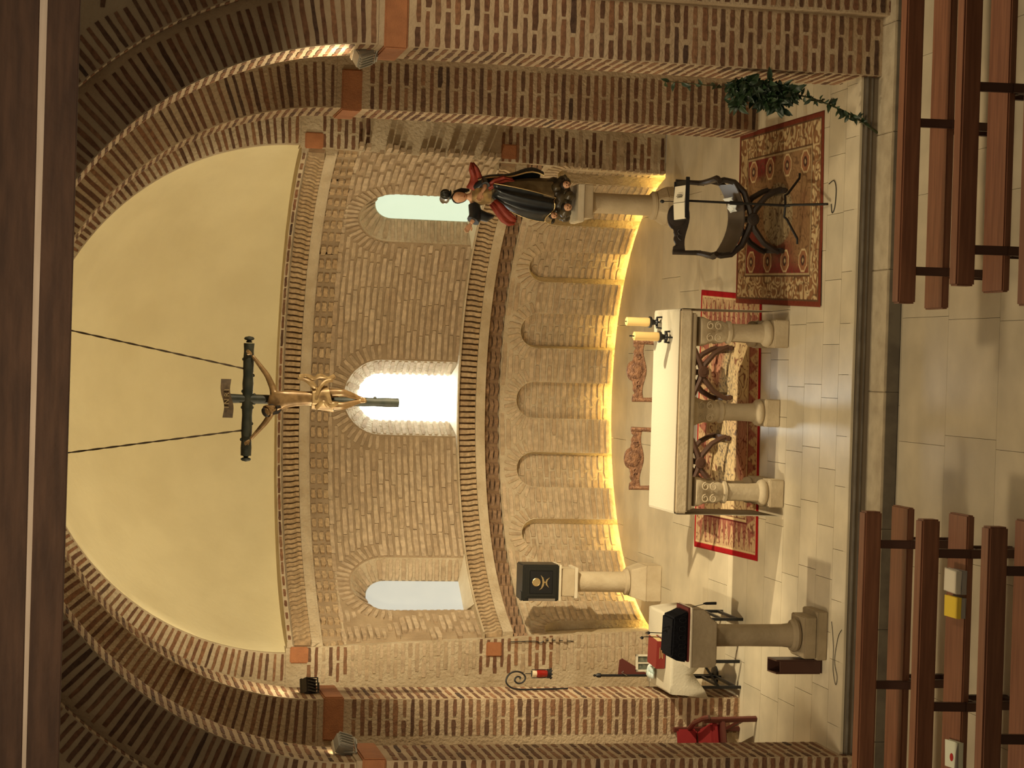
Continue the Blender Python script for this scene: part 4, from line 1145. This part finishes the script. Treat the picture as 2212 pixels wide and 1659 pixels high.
# ================================================================== CRUCIFIX
CZ = 4.92; cx = -.355; cyy = 18.0
cr = thing('crucifix', 'hanging wooden crucifix with gilded figure in front of the window', 'crucifix', (cx, cyy, 3.576))
BARK = mat('dark_green_log', (.016, .02, .014), .55, noise=((.04, .04, .026), 10), spec=.4)
def logbar(name, a, b, r):
    a, b = Vector(a), Vector(b); d = (b-a).normalized(); L = (b-a).length; mb = MB()
    n = 14; mb.tube([a+d*L*i/n for i in range(n+1)], [r*(1+.06*sin(i*2.3)) for i in range(n+1)], 12)
    sd_ = Vector((0, 0, 1)) if abs(d.z) < .5 else Vector((1, 0, 0))
    for i in range(1, 7):
        for s in (-1, 1):
            if (i+s) % 3: mb.ball(a+d*L*(i/7)+sd_*s*r*.9, (.016, .016, .016), 8, 6)
    return mb.build(name, BARK, cr, sm=True)
logbar('upright', (0, .03, 0), (0, .03, 1.50), .040)
logbar('crossbar', (-.50, .03, CZ-3.576), (.49, .03, CZ-3.576), .046)
for s in (-1, 1):
    MB().lathe([(.02, 0), (.03, .006), (.02, .015), (.022, .02), (.042, .028), (.046, .038), (.036, .05), (.0, .058)], 16, (s*.495, .03, CZ-3.576), M=Matrix.Rotation(s*pi/2, 3, 'Y')).build('finial', BARK, cr, sm=True)
PARCH = mat('brown_scroll', (.13, .085, .045), .6, noise=((.07, .045, .025), 20))
sc_ = MB(); P = []; F = []
for i in range(13):
    u = -1+2*i/12; x = u*.17; z = 1.525+.018*u+.010*sin(u*4); y = -.015+.035*u*u
    hh_ = .040*(1+.12*u*u)
    P += [(x, y, z-hh_), (x, y, z+hh_), (x, y+.008, z+hh_), (x, y+.008, z-hh_)]
F = [(i*4+q, i*4+(q+1) % 4, (i+1)*4+(q+1) % 4, (i+1)*4+q) for i in range(12) for q in range(4)]+[(0, 1, 2, 3), (51, 50, 49, 48)]
so = sc_.add(P, F).build('title_scroll', PARCH, cr, sm=True)
def text(s, size, M, m, parent, name='lettering', ext=.002):
    cu = bpy.data.curves.new('t', 'FONT'); cu.body = s; cu.size = size; cu.extrude = ext; cu.align_x = 'CENTER'; cu.align_y = 'CENTER'; cu.resolution_u = 3
    o = bpy.data.objects.new('t', cu); COL.objects.link(o); dg = bpy.context.evaluated_depsgraph_get()
    me = bpy.data.meshes.new_from_object(o.evaluated_get(dg)); bpy.data.objects.remove(o)
    o = link(name, me, m, parent); o.matrix_basis = M; return o
FACE = Matrix.Rotation(pi/2, 4, 'X')
text('I N R I', .062, Matrix.Translation((0, -.02, 1.527)) @ FACE, mat('faded_gilt', (.34, .24, .12), .5), so)
FLESH = mat('gilded_flesh', (.34, .205, .085), .36, metal=.25, noise=((.20, .115, .045), 16), spec=.5)
z0 = -3.576
A = lambda x, y, z: (x-cx, y, z+z0)
V = [A(-.335, -.05, 4.30), A(-.335, -.065, 4.42), A(-.34, -.07, 4.58), A(-.36, -.06, 4.69), A(-.40, -.075, 4.735),
     A(-.255, -.055, 4.705), A(-.14, -.04, 4.76), A(.0, -.025, 4.87), A(.03, -.02, 4.895),
     A(-.45, -.055, 4.70), A(-.56, -.04, 4.765), A(-.68, -.025, 4.865), A(-.71, -.02, 4.89),
     A(-.285, -.055, 4.26), A(-.275, -.105, 4.09), A(-.325, -.045, 3.93), A(-.335, -.085, 3.885),
     A(-.385, -.055, 4.26), A(-.395, -.10, 4.09), A(-.345, -.05, 3.93), A(-.345, -.095, 3.88)]
E_ = [(0, 1), (1, 2), (2, 3), (3, 4), (3, 5), (5, 6), (6, 7), (7, 8), (3, 9), (9, 10), (10, 11), (11, 12), (0, 13), (13, 14), (14, 15), (15, 16), (0, 17), (17, 18), (18, 19), (19, 20)]
rad = [(.072, .05), (.066, .045), (.086, .058), (.07, .045), .026, .034, .027, .018, .014, .034, .027, .018, .014, .05, .036, .022, .016, .05, .036, .022, .016]
link('figure', skin_mesh('figure', V, E_, rad), FLESH, cr)
hb = MB()
hand(hb, A(.045, -.03, 4.91), (.6, -.2, .8), (.8, 0, -.5), .62); hand(hb, A(-.725, -.03, 4.905), (-.6, -.2, .8), (.8, 0, .5), .62)
hb.build('hands', FLESH, cr, sm=True)
hc = Vector(A(-.445, -.13, 4.735)); Mh = Matrix.Rotation(R(-24), 3, 'Y') @ Matrix.Rotation(R(28), 3, 'X')
rings = [[hc+Mh @ Vector((w*cos(a), w*1.12*sin(a), z)) for a in [2*pi*q/16 for q in range(16)]] for z, w in ((-.062, .012), (-.05, .026), (-.03, .036), (-.005, .041), (.02, .044), (.045, .036), (.058, .012))]
hd = MB().loft(rings)
hd.loft([[hc+Mh @ Vector((x, -.044-dy, z)) for x, dy in ((-.006, 0), (0, k), (.006, 0), (0, -.005))] for z, k in ((.012, .003), (-.008, .012), (-.016, .002))])
ho = hd.build('head', FLESH, cr, sm=True)
hr = MB().loft([[hc+Mh @ Vector((w*cos(a), .010+w*(1.0 if sin(a) > 0 else .55)*sin(a), z)) for a in [2*pi*q/16 for q in range(16)]] for z, w in ((-.075, .03), (-.05, .044), (-.01, .049), (.03, .052), (.056, .04), (.068, .012))])
hr.tube([hc+Mh @ Vector((-.035, -.02, .0)), hc+Mh @ Vector((-.045, -.03, -.05)), hc+Mh @ Vector((-.035, -.035, -.09))], [.014, .014, .006], 8)
hr.tube([hc+Mh @ Vector((0, -.042, -.045)), hc+Mh @ Vector((0, -.05, -.085))], [.018, .006], 8)
hr.build('hair', HAIR, cr, sm=True)
th_ = MB()
for k in range(3): th_.tube([hc+Mh @ Vector((.052*cos(a), .052*sin(a)*1.1, .025+.010*sin(a*4+k*2))) for a in [2*pi*q/20 for q in range(21)]], .005, 6)
th_.build('crown_of_thorns', FLESH, cr, sm=True)
e2 = MB()
for s in (-1, 1): e2.box(hc+Mh @ Vector((s*.016, -.044, .008)), (.014, .004, .004))
e2.box(hc+Mh @ Vector((0, -.044, -.028)), (.016, .004, .003)).build('face_paint', HAIR, ho)
LOIN = mat('gilded_cloth', (.50, .34, .15), .4, metal=.2, noise=((.28, .17, .07), 14), spec=.5)
rings = []
for j in range(8):
    t = j/7; z = 4.20+.165*t+z0
    rings.append([(-.335-cx+(.112-.02*t)*cos(a)*(1+.06*sin(7*a+t*2)), -.065+(.085-.02*t)*sin(a)*(1+.08*sin(6*a+1)), z+.03*cos(a)*(1-t)) for a in [2*pi*q/48 for q in range(48)]])
lo = MB().loft(rings).build('loincloth', LOIN, cr, sm=60)
kn = MB()
kp = [A(-.24, -.11, 4.34), A(-.185, -.11, 4.40), A(-.15, -.10, 4.48), A(-.135, -.10, 4.42), A(-.16, -.10, 4.36), A(-.135, -.10, 4.30), A(-.155, -.10, 4.22), A(-.13, -.095, 4.17)]
kn.tube(spline(kp, 4), [.014+.010*abs(sin(i*.55)) for i in range(29)], 8)
kn.tube(spline([A(-.30, -.14, 4.33), A(-.23, -.13, 4.30), A(-.18, -.11, 4.25), A(-.17, -.10, 4.19)], 4), .017, 8).tube(spline([A(-.42, -.12, 4.33), A(-.36, -.15, 4.27), A(-.40, -.14, 4.22), A(-.37, -.13, 4.14)], 4), .017, 8)
kn.build('cloth_knot', LOIN, lo, sm=True)
ROPE = mat('twisted_rope', (.075, .05, .028), .8)
for lab, a, b in (('twisted rope from vault to crossbar, nearer the statue', (-.088, 18.03, 4.965), (.368, 18.03, 7.35)), ('twisted rope from vault to crossbar, on the lectern side', (-.634, 18.03, 4.965), (-1.0, 18.03, 7.35))):
    a, b = Vector(a), Vector(b); mb = MB(); d = b-a
    for ph in (0, pi):
        mb.tube([a+d*i/60+Vector((.0045*cos(i*.9+ph), .0045*sin(i*.9+ph), 0)) for i in range(61)], .0052, 6)
    tag(mb.build('rope', ROPE, None, sm=True), lab, 'rope', 'crucifix ropes')

# ================================================================== LECTERN
lt = thing('lectern', 'stone lectern with round shaft and black covered top', 'lectern', (-2.26, 16.80, 0))
STONE_D = mat('tan_stone', (.44, .35, .225), .75, noise=((.33, .26, .16), 4), bump=.25, bscale=35)
MB().box((.02, 0, .045), (.42, .40, .09)).build('plinth', STONE_D, lt, bevel=.008)
MB().box((.0, 0, .145), (.36, .36, .11)).build('plinth', STONE_D, lt, bevel=.008)
MB().lathe([(.10, .20), (.135, .21), (.145, .235), (.135, .26), (.105, .275)], 28).build('base_ring', STONE_D, lt, sm=True)
MB().lathe([(.108, .27), (.098, .35), (.095, .7), (.098, 1.0)], 28).build('shaft', STONE_D, lt, sm=True)
blk = [(-.255, 1.22), (.245, 1.22), (.245, 1.11), (.20, 1.055), (.17, 1.045), (.13, .985), (-.235, .985), (-.255, 1.01)]
MB().prism(blk, -.18, .20).build('head_block', STONE_D, lt, bevel=.008)
MB().box((.02, .03, 1.228), (.46, .36, .022)).build('red_edge_board', mat('dark_red_board', (.11, .014, .012), .6), lt, bevel=.003)
MB().box((0, .02, 1.215), (.515, .41, .012)).build('pale_edge', STONE_W, lt)
DM = Matrix.Rotation(R(14), 3, 'X')
pr = [(-.215, 1.24), (.225, 1.24), (.19, 1.31), (.165, 1.375), (-.165, 1.385), (-.20, 1.33)]
dk = MB().prism(pr, -.16, .17).build('desk_cloth', BLACKF, lt, bevel=.015)
for i in range(5):
    MB().tube([(-.15+.075*i+.02*cos(a), -.165, 1.29+.03*sin(a)) for a in [2*pi*q/12 for q in range(13)]], .002, 5).build('woven_motif', mat('dark_grey_thread', (.014, .014, .017), .9), dk)
MB().tube([(.255, -.12, 1.20), (.275, -.12, 1.12), (.285, -.12, 1.08)], .003, 5).tube([(.285, -.12, 1.10), (.287, -.12, 1.075), (.289, -.12, .985)], [.006, .012, .013], 10).build('hanging_switch', BLACK, lt, sm=True)
for lab, a, hd_ in (('gooseneck microphone over the lectern, the longer one', (-2.26, 16.92, 1.385), (-2.235, 16.74, 1.56)), ('gooseneck microphone over the lectern, the shorter one behind', (-2.30, 16.95, 1.385), (-2.285, 16.80, 1.60))):
    t = thing('microphone', lab, 'microphone', a); d = Vector(hd_)-Vector(a)
    MB().tube(spline([(0, 0, 0), (.0, .03, d.z*.6), d*.8+Vector((0, 0, .05)), d], 5), .004, 6).build('gooseneck', BLACK, t, sm=True)
    MB().ball(d, (.014, .02, .014), 10, 8).build('mic_head', BLACK, t, sm=True)
wire('cable', 'thin black cable looping on the floor before the lectern', spline([(-2.10, 16.50, .006), (-2.3, 16.44, .006), (-2.50, 16.43, .006), (-2.62, 16.36, .006), (-2.55, 16.33, .006), (-2.42, 16.40, .006), (-2.22, 16.34, .006), (-2.14, 16.26, .006)]), .0026)
bx = thing('wooden_box', 'tall narrow dark wooden box open at the top beside the lectern', 'box', (-2.525, 16.82, 0), R(2))
DKW = mat('dark_brown_box_wood', (.075, .03, .02), .45, spec=.45)
for nm, c, d in (('side_board', (-.055, 0, .22), (.014, .24, .40)), ('side_board', (.055, 0, .22), (.014, .24, .40)), ('front_board', (0, -.113, .20), (.10, .014, .37)), ('back_board', (0, .113, .22), (.10, .014, .40)), ('bottom_board', (0, 0, .035), (.10, .22, .014))):
    MB().box(c, d).build(nm, DKW, bx, bevel=.002)
MB().box((0, -.06, .015), (.11, .10, .03)).box((0, .09, .015), (.11, .05, .03)).build('foot', DKW, bx)

# ================================================================== LINEN TABLE AND WHAT STANDS ON IT
tx0, tx1, ty0, ty1, TH = -3.09, -2.36, 18.80, 19.62, .74
tbl = thing('folding_table', 'black framed table beside the pillar under white linen', 'table', (-2.72, 19.21, 0))
MB().box((0, 0, TH-.015), (.70, .80, .03)).build('table_top', BLACK, tbl, bevel=.004)
for x in (-.33, .33):
    for y in (-.30, .34):
        MB().bar((x, y, 0), (x, y, TH-.03), .028).build('leg', BLACK, tbl)
    MB().bar((x, -.30, .20), (x, .34, .20), .022).bar((x, -.30, .05), (x, .34, .05), .025).build('stretcher', BLACK, tbl)
MB().bar((-.33, -.30, .45), (-.08, -.28, .70), .02).bar((-.08, -.3, .02), (-.08, -.3, .45), .03).bar((-.33, -.3, .22), (-.08, -.3, .40), .02).build('brace', BLACK, tbl)
ccx, ccy = -2.725, 19.21
tc_ = MB(); n = 32
def edge_pt(k, out, z):
    hx, hy = .372+out, .415+out; t = k/n*4; s = int(t) % 4; u = t-int(t)
    c = [(-hx, -hy), (hx, -hy), (hx, hy), (-hx, hy)]; a, b = c[s], c[(s+1) % 4]
    return Vector((ccx+a[0]+(b[0]-a[0])*u, ccy+a[1]+(b[1]-a[1])*u, z))
rings = []
for j, (o_, dz) in enumerate(((-.36, 0), (-.02, 0), (0, -.004), (.006, -.03), (.012, -.14), (.018, -.27))):
    r0 = []
    for k in range(n):
        s = int(k/n*4); w_ = .014*sin(k*2.4)*(j >= 4)*(j-3)
        z = TH+.008+dz
        if j == 5: z += .05*sin(k*1.1)-(.10 if k in (0, n-1, 1) else 0)
        p = edge_pt(k, o_+w_, z)
        if j == 5 and k in (0, n-1, 1): p += Vector((-.02, -.04, 0))
        r0.append(p)
    rings.append(r0)
tco = tc_.loft(rings, cap=False).add(rings[0], [tuple(range(n))]).build('tablecloth', CLOTH, None, sm=70); tco.modifiers.new('t', 'SOLIDIFY').thickness = .004
tag(tco, 'white linen cloth draped over the table behind the lectern', 'tablecloth')
REDB = mat('dark_red_leather', (.21, .022, .018), .5, spec=.4)
ms_ = thing('missal', 'thick dark red book with gold lettered spine on the linen table', 'book', (-2.735, 19.12, TH+.014), R(-4))
MB().box((0, 0, .045), (.255, .30, .07)).build('pages', mat('gilt_page_edges', (.55, .40, .18), .5), ms_)
MB().box((0, 0, .006), (.27, .315, .012)).box((0, 0, .084), (.27, .315, .012)).box((0, -.157, .045), (.27, .012, .09)).build('cover', REDB, ms_, bevel=.004)
for z in (.03, .045, .06): MB().box((.02, -.1645, z), (.11 if z != .045 else .09, .002, .007)).build('spine_lettering', GOLD, ms_)
fr = thing('picture_frame', 'small white framed photograph standing on the linen table', 'frame', (-2.90, 19.48, TH+.014), R(8))
for c, d in (((-.075, 0, .075), (.02, .02, .15)), ((.075, 0, .075), (.02, .02, .15)), ((0, 0, .01), (.17, .02, .02)), ((0, 0, .14), (.17, .02, .02)), ((0, 0, .075), (.014, .02, .12))): MB().box(c, d).build('frame_bar', CLOTH, fr)
MB().box((0, .006, .075), (.14, .006, .12)).build('photo', mat('dim_photo', (.06, .07, .05), .3, noise=((.16, .16, .12), 30), spec=.5), fr)
bl = MB(); r_ = random.Random(3)
for k in range(9): bl.ball((-2.985+.03*(k % 3)+r_.uniform(-.01, .01), 19.28+.06*(k//3), TH+.044+r_.uniform(0, .012)), (.04, .04, .022), 10, 6, Matrix.Rotation(r_.uniform(-.6, .6), 3, 'Y'))
tag(bl.build('crumpled_bag', mat('pale_blue_film', (.45, .60, .60), .25, noise=((.7, .72, .66), 12), spec=.6), None, sm=True), 'crumpled pale blue bag beside the red book on the table', 'bag')
pp = thing('banner_pole', 'slim black pole with a dark red pennant behind the linen table', 'pole', (-3.06, 19.72, 0))
MB().lathe([(.10, 0), (.10, .02), (.03, .03), (.02, .05)], 16).build('base', BLACK, pp, sm=True)
MB().tube([(0, 0, .03), (0, 0, 1.22)], .013, 10).build('pole', BLACK, pp, sm=True)
MB().lathe([(.012, 1.19), (.022, 1.20), (.022, 1.23), (.010, 1.25), (.014, 1.265), (0, 1.28)], 12).build('finial', BLACK, pp, sm=True)
MB().prism([(.012, 1.02), (.155, 1.01), (.17, .98), (.10, .86), (.02, .72), (.012, .73)], -.004, .004).build('pennant', mat('dark_red_felt', (.10, .025, .018), .95), pp)
MB().tube([(.0, -.015, .93), (.03, -.02, .99), (.045, -.02, .97)], .004, 6).build('clasp', SILVER, pp)

# ================================================================== SANCTUARY LAMP
sl = thing('sanctuary_lamp', 'scrolled iron bracket lamp with red glass on the pillar', 'lamp', (-3.15, 19.35, 1.80))
sp = [(.02, 0, -.20), (.012, 0, .10), (.012, 0, .28), (.03, 0, .37), (.085, 0, .42), (.15, 0, .40), (.185, 0, .34), (.175, 0, .27), (.13, 0, .23), (.085, 0, .25), (.07, 0, .30), (.10, 0, .335), (.135, 0, .315), (.13, 0, .28), (.11, 0, .285)]
MB().tube([Vector((p[0], p[1], p[2]+.02)) for p in spline(sp, 6)], .0085, 8).build('scroll_bracket', BLACK, sl, sm=True)
MB().tube([(.165, 0, .25), (.165, 0, .19)], .004, 6).tube([(.135, 0, .19), (.195, 0, .19)], .006, 6).tube([(.125, 0, .19), (.125, 0, .01)], .004, 6).tube([(.205, 0, .19), (.205, 0, .01)], .004, 6).build('hanger', BLACK, sl, sm=True)
MB().lathe([(.030, .03), (.036, .05), (.037, .12), (.034, .14)], 20, (.165, 0, 0)).build('red_glass', GLASS_RED, sl, sm=True)
MB().lathe([(.028, .138), (.030, .175), (.028, .18)], 20, (.165, 0, 0)).build('candle_cup', STONE, sl, sm=True)
cp = MB().lathe([(.015, -.01), (.045, .0), (.046, .03), (.038, .035)], 20, (.165, 0, 0))
for k in range(8): cp.ball((.165+.046*cos(k*pi/4), .046*sin(k*pi/4), -.003), .010, 8, 6)
cp.build('cup', BLACK, sl, sm=True)
wire('cable', 'thin cable running down the brick wall stub by the lamp', spline([(-3.06, 22.13, 1.62), (-3.05, 22.13, 1.35), (-3.07, 22.13, 1.28), (-3.04, 22.13, 1.2), (-3.05, 22.13, .9)]), .005)

# ================================================================== FLOODLIGHTS ON THE IMPOSTS
GLS = mat('lit_lamp_glass', (1, .9, .7), .2, emit=((1.0, .80, .48), 14)); HOUS = mat('grey_lamp_housing', (.42, .40, .34), .45, spec=.5); HOUD = mat('dark_lamp_housing', (.05, .045, .04), .4, spec=.5)
def flood(label, loc, rz, tilt, housing, s=1.0):
    t = thing('floodlight', label, 'lamp', loc, R(rz))
    M = Matrix.Rotation(R(tilt), 3, 'X')
    T = lambda p: Vector((0, 0, .12*s))+M @ (Vector(p)*s)
    mb = MB().box((0, 0, 0), (.20*s, .10*s, .15*s)); mb.v = [tuple(T(Vector(p)/s)) for p in mb.v]; mb.build('housing', housing, t, bevel=.008)
    mb = MB()
    for i in range(5): mb.box((-.08+.04*i, .06, 0), (.008, .03, .13))
    mb.v = [tuple(T(p)) for p in mb.v]; mb.build('cooling_fins', housing, t)
    mb = MB().box((0, -.053, 0), (.17, .006, .12)); mb.v = [tuple(T(p)) for p in mb.v]; mb.build('lens', GLS, t)
    mb = MB()
    for c, d in (((0, -.06, .075), (.2, .03, .008)), ((0, -.06, -.075), (.2, .03, .008)), ((-.1, -.06, 0), (.008, .03, .158)), ((.1, -.06, 0), (.008, .03, .158))): mb.box(c, d)
    mb.v = [tuple(T(p)) for p in mb.v]; mb.build('bezel', STONE_W if housing is HOUS else housing, t)
    MB().box((0, 0, .006), (.08*s, .08*s, .012)).bar((-.115*s, 0, .01), (-.115*s, 0, .13*s), .008).bar((.115*s, 0, .01), (.115*s, 0, .13*s), .008).bar((-.115*s, 0, .012), (.115*s, 0, .012), .012).build('bracket', housing, t)
    return t
flood('grey floodlight box on the impost above the trailing plant', (2.50, 16.52, ZS+.001), 115, -25, HOUS, .95)
flood('floodlight on the impost of the pillar hiding the red chair', (-3.13, 16.52, ZS+.001), -115, -20, HOUS, .9)
flood('slim dark floodlight on the impost above the sanctuary lamp', (-3.10, 19.30, ZS+.001), -150, -35, HOUD, .8)

# ================================================================== RED CHAIR
rc = thing('armchair', 'red upholstered wooden armchair half hidden behind the pillar', 'chair', (-3.60, 18.55, .0), R(20))
REDU = mat('red_upholstery', (.20, .012, .013), .85); MAHO = mat('mahogany', (.10, .025, .018), .4, spec=.5)
MB().box((0, .25, .545), (.50, .06, .20)).build('back_cushion', REDU, rc, bevel=.02); MB().box((0, 0, .405), (.48, .46, .09)).build('seat_cushion', REDU, rc, bevel=.025)
MB().box((0, 0, .335), (.54, .52, .05)).build('seat_frame', MAHO, rc, bevel=.008)
for s in (-1, 1):
    MB().bar((s*.26, -.25, 0), (s*.25, -.24, .52), .045).build('leg', MAHO, rc, bevel=.006); MB().bar((s*.26, .29, 0), (s*.25, .27, .67), .045).build('leg', MAHO, rc, bevel=.006)
    MB().tube([(s*.255, .25, .52), (s*.27, .0, .54), (s*.27, -.25, .52), (s*.27, -.29, .48)], .024, 8).build('armrest', MAHO, rc, sm=True)
    MB().bar((s*.25, -.25, .14), (s*.25, .28, .14), .03).build('stretcher', MAHO, rc)

# ================================================================== PLANT
pt = thing('trailing_plant', 'tall leafy green plant leaning on the pillar above the step', 'plant', (2.06, 16.2, -.15))
STEM = mat('plant_stem', (.05, .055, .02), .6); LEAF = varied('plant_leaf', [(.012, .030, .012), (.020, .045, .016), (.030, .055, .022), (.016, .036, .018)], rough=.45, bump=.1, noise=.25, spec=.5)
main = spline([(0, 0, 0), (.08, .0, .13), (.17, .02, .30), (.25, .05, .52), (.30, .08, .75), (.33, .10, 1.05), (.33, .11, 1.4), (.345, .12, 1.83)], 8)
stm = MB().tube(main, [.011-.008*i/len(main) for i in range(len(main))], 7)
r_ = random.Random(12); tips = []
for k in range(30):
    i = r_.randrange(int(len(main)*.56), int(len(main)*.80)); p = main[i]; q = p+Vector((r_.uniform(-.16, .07), r_.uniform(-.12, .03), r_.uniform(-.12, .26)))
    s_ = spline([p, (p+q)/2+Vector((0, 0, .05)), q], 4); stm.tube(s_, .004, 5); tips.append(s_)
stm.build('stem', STEM, pt, sm=True)
def leaf_mesh(k):
    n = 5; V = []; F = []
    for i in range(n+1):
        t = i/n; w = .21*sin(pi*min(1, t*1.02))**.8*(1-.25*t)+.01; z = .12*sin(pi*t)-.25*t*t*(k % 3)/2
        V += [(t, -w, z+.10*w), (t, 0, z-.05), (t, w, z+.10*w)]
    for i in range(n):
        for q in range(2): F.append((i*3+q, i*3+q+1, i*3+q+4, i*3+q+3))
    me = bpy.data.meshes.new('leaf'); me.from_pydata(V, [], F); me.materials.append(LEAF)
    for p in me.polygons: p.use_smooth = True
    return me
LM = [leaf_mesh(k) for k in range(3)]
def leaf(p, d, s):
    d = Vector(d).normalized(); up = Vector((r_.uniform(-.5, .5), -.7, r_.uniform(0, .8))); y = up.cross(d).normalized(); z = d.cross(y)
    o = bpy.data.objects.new('leaf', LM[r_.randrange(3)]); COL.objects.link(o); o.parent = pt
    M = Matrix.Identity(4)
    for i in range(3): M[i][0] = d[i]*s; M[i][1] = y[i]*s; M[i][2] = z[i]*s; M[i][3] = p[i]
    o.matrix_basis = M
for i in range(8, len(main)):
    dense = i/len(main)
    for k in range(2 if dense < .55 else (1 if dense > .82 else 3)):
        leaf(main[i], (r_.uniform(-1, .75), r_.uniform(-1, .4), r_.uniform(-.5, .9)), r_.uniform(.055, .10))
for s_ in tips:
    for p in s_:
        for k in range(2): leaf(p, (r_.uniform(-1, .7), r_.uniform(-1, .3), r_.uniform(-.9, .9)), r_.uniform(.07, .135))
